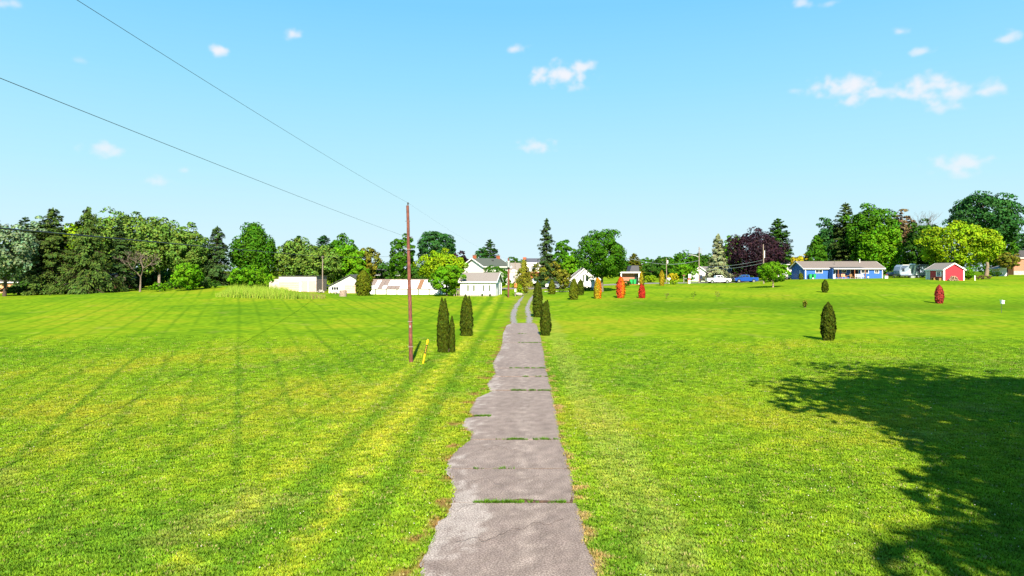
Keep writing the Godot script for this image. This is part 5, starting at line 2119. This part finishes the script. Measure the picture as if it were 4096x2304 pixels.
func build_trees() -> void:
	# ---- two big trees just outside the frame whose shade falls on the lawn
	shade_trees()
	# ---- tree line on the left
	var TL := "trees along the left field edge"
	tree("silver_maple", "pale silvery broadleaf tree at the far left field edge", 18, 116, 900, 118, .2, "silver", "round", 11000, TL)
	spruce("spruce_tree", "dark spruce with a blunt top behind the silvery tree", 100, 140, 868, 78, .06, "spruce", 1.0, .3, .25, 0.0, TL)
	spruce("spruce_tree", "dark spruce standing left behind the silvery tree", -30, 142, 862, 80, .06, "spruce", 1.0, .3, .25, 0.0, TL)
	tree("pale_tree", "pale green tree top between two dark spruces", 150, 150, 868, 62, .3, "silver", "oval", 5000, TL)
	spruce("spruce_tree", "broad dense spruce with layered drooping boughs on field edge", 212, 122, 832, 108, .07, "spruce2", 1.5, .34, .3, .1, TL)
	tree("yellow_tree", "yellow green tree behind the drooping spruce", 300, 142, 880, 80, .15, "lime", "round", 6000, TL)
	spruce("norway_spruce", "ragged weeping spruce with long bare pale trunk", 352, 119, 828, 92, .1, "spruce2", 1.15, .4, .5, .45, TL)
	tree("silver_poplar", "large airy silver leaved tree behind the weeping spruce", 500, 138, 840, 135, .25, "pale", "round", 12000, TL, Color(.4, .36, .3), .85)
	spruce("spruce_tree", "narrow dark spruce standing before the airy silver tree", 478, 126, 880, 52, .1, "spruce", 1.0, .3, .3, .1, TL)
	bare_tree("dead_tree", "dead grey tree with spreading dry twigs at field edge", 560, 121, 960, 120, Color(.33, .28, .23), 33, "", TL)
	tree("silver_poplar", "airy silver leaved tree left of the black spruce", 640, 134, 862, 95, .2, "pale", "round", 9000, TL, Color(.4, .36, .3), .9)
	tree("silver_poplar", "light green airy tree beside the black spruce", 752, 130, 900, 78, .12, "pale", "round", 9000, TL, Color(.3, .27, .22))
	bush("bright_bush", "bright green leafy bush below the airy trees", 752, 118, 1045, 62, "bright", 3500, TL)
	spruce("spruce_tree", "black green spruce left of the big maple", 868, 133, 905, 66, .05, "spruce", 1.4, .35, .3, .2, TL)
	tree("back_tree", "dark green tree filling the gap behind the left trees", 420, 165, 905, 110, .05, "deep", "round", 5000, TL)
	tree("back_tree", "dark green tree behind the silver poplars", 700, 165, 930, 130, .05, "deep", "round", 6000, TL)
	tree("back_tree", "dark green tree behind the broad spruce", 180, 168, 905, 130, .05, "deep", "round", 5000, TL)
	for e in [[70, 122, 1140, 60, "deep"], [230, 119, 1150, 40, "maple"], [640, 119, 1128, 40, "bright"], [830, 122, 1118, 55, "deep"], [450, 122, 1150, 40, "deep"], [700, 124, 1120, 50, "deep"], [560, 150, 1060, 75, "deep"], [380, 140, 1110, 60, "deep"], [640, 148, 1080, 70, "deep"], [830, 150, 1080, 60, "deep"], [110, 138, 1120, 60, "deep"]]:
		bush("low_bush", "low leafy undergrowth at the foot of the left tree line", e[0], e[1], e[2], e[3], e[4], 1800, "undergrowth of the left tree line")
	# ---- middle left
	tree("big_maple", "big dense dark green maple above the rushes", 1015, 143, 890, 114, .1, "maple", "cone", 15000)
	bush("maple_bush", "bright green bush in front of the big dense maple", 1000, 115, 1058, 92, "bright", 6000)
	tree("mixed_tree", "pale green tree right of the big dense maple", 1180, 145, 950, 85, .1, "pale", "round", 8000)
	spruce("pine_tree", "blue green pine top behind the flat garage, left one", 1190, 160, 945, 75, .15, "bluegreen", 1.1, -.1, .35)
	spruce("pine_tree", "blue green pine top behind the flat garage, right one", 1292, 158, 945, 80, .15, "bluegreen", 1.1, -.1, .35)
	tree("mixed_tree", "white flecked leafy tree behind the slim garage pole", 1290, 143, 978, 92, .08, "pale", "round", 9000)
	tree("mixed_tree", "green leafy tree above the saltbox garage", 1385, 146, 975, 80, .08, "bright", "round", 8000)
	tree("mixed_tree", "tall dark topped tree behind the saltbox garage", 1360, 160, 942, 70, .2, "maple", "oval", 6000)
	tree("olive_tree", "leaning olive green tree right of the saltbox garage", 1465, 150, 985, 58, .15, "olive", "vase", 5500, "", Color(.4, .34, .26))
	tree("mixed_tree", "small green tree filling behind the column shrub", 1440, 140, 1055, 45, .05, "bright", "round", 3500)
	tree("hedge_tree", "low dark tree behind the greenhouse, beside the tall oval tree", 1530, 158, 1052, 62, .05, "deep", "round", 4500)
	tree("oval_tree", "tall narrow oval green tree behind the leaning pole", 1612, 150, 932, 54, .05, "maple", "oval", 9000)
	tree("hedge_tree", "dark green round tree below the tall oval tree", 1660, 147, 1060, 60, .05, "deep", "round", 4500)
	tree("linden_tree", "tall blue green round tree behind the yellow green maple", 1748, 172, 912, 78, .3, "bluegreen", "oak", 9000)
	tree("yellow_maple", "large yellow green maple left of the white house", 1768, 138, 996, 104, .08, "lime", "round", 12000)
	tree("purple_maple", "dark purple leaved tree beside the white house gable", 1838, 166, 1004, 48, .1, "purple", "round", 3500)
	tree("round_maple", "round bright green tree in front of the greenhouse end", 1787, 117, 1050, 78, .06, "bright", "round", 12000)
	spruce("cedar_tree", "broad ragged conifer rising behind the white house roof", 1962, 186, 958, 56, .1, "deep", 1.3, .05, .35)
	tree("pale_branch_tree", "pale limbed small tree left of the roof conifer", 1925, 184, 990, 26, .35, "bluegreen", "round", 1800, "", Color(.6, .54, .45))
	bush("yew_bush", "dark green spreading shrub behind the cottage roof", 1980, 130, 1060, 56, "maple", 6000)
	tree("round_tree", "small dark tree beyond the utility poles", 2058, 215, 1028, 32, .05, "deep", "round", 2500)
	spruce("weeping_tree", "olive weeping tree beside the tall brick house", 2096, 142, 1040, 42, .05, "olive", 1.8, .55, .2, .55)
	bush("yellow_bush", "small yellow green clipped bush by the service pole", 2079, 121, 1132, 11, "lime", 900)
	bush("brown_bush", "small bronze bush next to the clipped yellow bush", 2102, 122, 1146, 12, "olive", 700)
	spruce("tall_spruce", "very tall thin ragged spruce beside the street", 2186, 142, 874, 40, .12, "spruce", 1.15, .25, .5, .15)
	bush("spruce_skirt", "broad olive conifer at the foot of the tall spruce", 2190, 143, 1030, 62, "olive", 4500)
	tree("mixed_tree", "loose green tree between tall spruce and round tree", 2252, 152, 950, 48, .1, "maple", "oval", 5500)
	tree("mixed_tree", "bright green tree behind the gabled house", 2290, 148, 1010, 50, .05, "bright", "round", 5000)
	bush("bronze_shrub", "bronze olive shrub left of the gabled house", 2256, 130, 1072, 28, "olive", 2500)
	hedge_cone("cone_shrub", "small green conical shrub beside the gravel track end", 2208, 118, 1120, 15, "arb2", [[0, 1, 1]], 1800)
	bush("spreading_yew", "low dark spreading evergreen beneath the bronze shrub", 2250, 122, 1160, 24, "deep", 1500)
	tree("round_beech", "big round dense green tree behind the red column shrubs", 2408, 119.5, 914, 102, .17, "maple", "round", 17000, "", Color(.3, .27, .2))
	bush("dark_hedge", "dark hedge in the shade under the round tree", 2345, 124, 1145, 36, "deep", 1800)
	bush("dark_hedge", "dark hedge between round tree and brick porch", 2495, 132, 1120, 32, "deep", 1800)
	spruce("gold_cypress", "yellow green pointed conifer beside the brick porch house", 2535, 170, 1014, 38, .02, "olive", 1.6, -.15, .2)
	# ---- wood behind the street
	var WD := "distant wood behind the street"
	var k := 0
	for e in [[2570, 250, 1030, 60, "maple"], [2650, 245, 1026, 62, "deep"], [2735, 240, 1008, 66, "maple"], [2800, 250, 1012, 60, "deep"], [2690, 215, 1048, 52, "maple"], [2600, 210, 1058, 50, "deep"], [2860, 255, 1016, 60, "maple"], [2030, 260, 1045, 60, "deep"], [2100, 265, 1046, 60, "deep"], [2180, 270, 1050, 70, "maple"], [2480, 255, 1040, 60, "deep"]]:
		tree("wood_tree", "green tree in the distant wood behind the street", e[0], e[1], e[2], e[3], .02, e[4], "round", 3200, WD)
		k += 1
	bush("bright_tree_bush", "bright green round tree by the street lamp pole", 2742, 185, 1052, 52, "bright", 4000, "", "tree")
	bush("hydrangea", "yellow green flowering shrub at the wood edge", 2603, 165, 1100, 24, "lime", 1300)
	bush("forsythia", "bronze yellow shrub behind the white mailbox", 2690, 172, 1090, 28, "yellow", 1500)
	bush("flower_bed", "low green shrub with rust coloured mulch by golden column", 2692, 152, 1120, 21, "lime", 1000)
	spruce("blue_spruce", "pale silvery spruce behind the white pickup", 2872, 176, 936, 44, .05, "paleneedle", 1.7, .3, .3, .3)
	tree("mixed_tree", "green tree between silvery spruce and purple tree", 2932, 205, 938, 42, .1, "bright", "round", 4500)
	tree("copper_beech", "huge dark purple beech behind the blue pickup", 3022, 184, 920, 116, .05, "purple", "dome", 16000)
	bush("copper_shrub", "purple brown shrub at the foot of the purple beech", 2950, 176, 1090, 40, "purple", 1800)
	spruce("fir_tree", "broad pointed fir behind the purple beech", 3112, 205, 873, 72, .08, "deep", 1.6, .1, .3, .1)
	tree("crab_tree", "small leaning crab tree in the lawn before purple beech", 3092, 131, 1040, 60, .14, "bright", "round", 8000, "", Color(.5, .42, .3))
	tree("gold_tree", "yellow green shrub tree left of the blue house roof", 3205, 188, 1015, 40, .05, "yellow", "round", 3000)
	# ---- behind the blue house
	tree("conical_tree", "conical bright green tree behind the blue house gable", 3268, 186, 935, 52, .05, "maple", "cone", 7000)
	tree("mixed_tree", "dark leafy tree behind the conical tree", 3320, 200, 870, 62, .1, "bluegreen", "round", 7000)
	spruce("spruce_tree", "dark spruce top above the blue house roof", 3382, 196, 810, 66, .06, "spruce2", 1.4, .2, .3, .1)
	tree("great_maple", "great rounded green maple behind the blue house", 3480, 192, 808, 112, .06, "maple", "round", 16000)
	tree("mixed_tree", "bright leaved tree over the right end of the blue house", 3520, 186, 900, 88, .05, "bright", "round", 9000)
	bush("laurel_bush", "bright bush behind the silver trailer", 3620, 180, 1010, 42, "bright", 2500)
	tree("brown_tree", "thin brownish tree left of the bare tree", 3612, 205, 838, 52, .35, "brown", "oak", 3500, "", Color(.2, .15, .11), .8)
	bare_tree("bare_tree", "leafless grey tree with fine twigs against the sky", 3700, 208, 815, 78, Color(.22, .18, .15), 12)
	tree("dark_maple", "dark green tree behind the red shed roof", 3690, 176, 880, 72, .05, "deep", "round", 8000)
	tree("yellow_ash", "wide yellow green tree above the red shed", 3838, 158, 888, 168, .16, "lime", "round", 16000, "", Color(.2, .16, .12))
	tree("great_oak", "towering dark oak with wide open crown at right", 3945, 190, 760, 138, .3, "bluegreen", "oak", 16000, "", Color(.4, .33, .25))
	tree("mixed_tree", "olive tinged tree in front of the brick house", 4030, 172, 1010, 48, .3, "olive", "oak", 4500)
	tree("mixed_tree", "green tree filling below the oak", 3985, 200, 900, 70, .1, "maple", "round", 6000)
	tree("mixed_tree", "blue green tree at the right picture edge, behind the brick house", 4110, 225, 930, 60, .05, "bluegreen", "round", 5000)
	bush("laurel_bush", "vivid green bush at the corner of the red shed", 3875, 145, 1068, 24, "bright", 2200)
	bush("brush_heap", "brown brush heap beside the red shed", 3925, 146, 1100, 42, "brown", 2200)
	bush("dark_hedge", "dark bush left of the white lean-to shed", 3985, 172, 1085, 20, "deep", 1200)
	# ---- far filler behind everything
	for i in 26:
		var px := -300.0 + i * 185.0
		tree("horizon_tree", "faint green tree on the far skyline behind the houses", px, 300.0 + (i * 37 % 60), 1046 - (i * 53 % 17), 80, .02, ["deep", "maple"][i % 2], "round", 1500, "far skyline trees")
	# ---- columnar evergreens
	var AV := "columnar evergreens in the lawn"
	hedge_cone("column_evergreen", "dark twin stemmed column evergreen beside the leaning pole", 1774, 44.7, 1194, 26, "arb", [[-.28, 1.0, .78], [.3, .985, .72], [1.55, .66, .5]], 6500, AV)
	hedge_cone("column_evergreen", "dark column evergreen with two spires behind the first pair", 1866, 56, 1180, 25, "arb", [[-.2, 1.0, .88], [.5, .96, .66]], 6500, AV)
	hedge_cone("column_evergreen", "dark column evergreen with split tip right of the drive", 2182, 56.5, 1202, 22, "arb", [[0, .96, 1.0], [.4, 1.0, .6], [-.35, .9, .6]], 6500, AV)
	hedge_cone("column_evergreen", "tall blunt column evergreen by the gravel tracks", 2151, 78, 1124, 20, "arb", [[0, 1.0, 1.0]], 6000, AV)
	hedge_cone("column_evergreen", "broad lone column evergreen in the middle of right lawn", 3313, 52.5, 1211, 28, "arb", [[0, 1.0, 1.0]], 7000, AV)
	hedge_cone("column_evergreen", "small column evergreen below the blue house", 3300, 113, 1120, 13, "arb", [[0, 1.0, 1.0]], 2500, AV)
	hedge_cone("column_evergreen", "wide column evergreen left of the greenhouse", 1454, 117, 1082, 33, "arb2", [[0, 1.0, 1.0]], 6500, AV)
	hedge_cone("column_evergreen", "dark blunt column evergreen before the gabled house", 2295, 104, 1116, 20, "arb2", [[0, 1.0, 1.0], [.3, .98, .6]], 4000, AV)
	hedge_cone("column_evergreen", "dark slim column evergreen behind the blunt one", 2322, 113, 1118, 14, "arb", [[0, 1.0, 1.0]], 2500, AV)
	hedge_cone("column_evergreen", "half orange half green column shrub under the round tree", 2391, 104, 1113, 16, "gold", [[-.25, 1.0, .8], [.35, .97, .7]], 4000, AV, "orange")
	hedge_cone("column_evergreen", "tall bright red orange column shrub in the right field", 2483, 104, 1108, 18, "scarlet", [[0, 1.0, 1.0]], 5500, AV, "orange")
	hedge_cone("column_evergreen", "small brick red column shrub in the right field", 2568, 104, 1136, 15, "red", [[-.2, 1.0, .8], [.45, .9, .5], [-.6, .75, .4]], 3000, AV)
	hedge_cone("column_evergreen", "yellow green column shrub on the slope by the porch", 2567, 138, 1086, 11, "gold", [[0, 1.0, 1.0]], 2500, AV, "arb2")
	hedge_cone("column_evergreen", "golden column shrub beside the roadside pole", 2647, 143, 1082, 11, "gold", [[0, 1.0, 1.0]], 2500, AV)
	hedge_cone("column_evergreen", "wine red column shrub in the far right lawn", 3757, 98, 1141, 17, "wine", [[0, 1.0, 1.0]], 3500, AV)
	bush("tiny_shrub", "tiny olive shrub in the middle of the right field", 3220, 88, 1198, 9, "olive", 500)
	for e in [[1929, "left"], [1960, "right"]]:
		bush("wall_weed", "small weed clump growing at the foot of the cottage front wall", e[0], 114.6, 1174, 4, "deep", 260, "weeds at the cottage wall", "weed")
	print("trees ", Time.get_ticks_msec())


func shade_trees() -> void:
	var i := 0
	for e in [[Vector3(21.6, 0, -9.0), 20.0, 9.6, "broad maple beside the lawn, shading the right foreground"], [Vector3(15.5, 0, 7.5), 17.0, 8.4, "second maple behind the first that shades the near lawn"], [Vector3(18.3, 0, 1.0), 17.0, 8.2, "third maple between the others that shade the lawn"]]:
		var t := thing("shade_maple", e[3], "tree", e[0], 0.0, "maples at the lawn edge")
		var H: float = e[1]
		var R: float = e[2]
		var cm := crown_mesh(H, H * .2, R, GREEN["maple"], .32, 13000, 500 + i, "oak")
		part("trunk", trunk_mesh(H, H * .3, R, cm[1], 50 + i), M.bark, t)
		part("crown", cm[0], M.leaf, t)
		i += 1


func _ready() -> void:
	materials()
	camera_and_light()
	print("sky ", Time.get_ticks_msec())
	build_ground()
	build_drive()
	build_houses()
	farm_sheds()
	build_vehicles()
	build_trees()
	build_poles()
	build_small()
	build_grass()
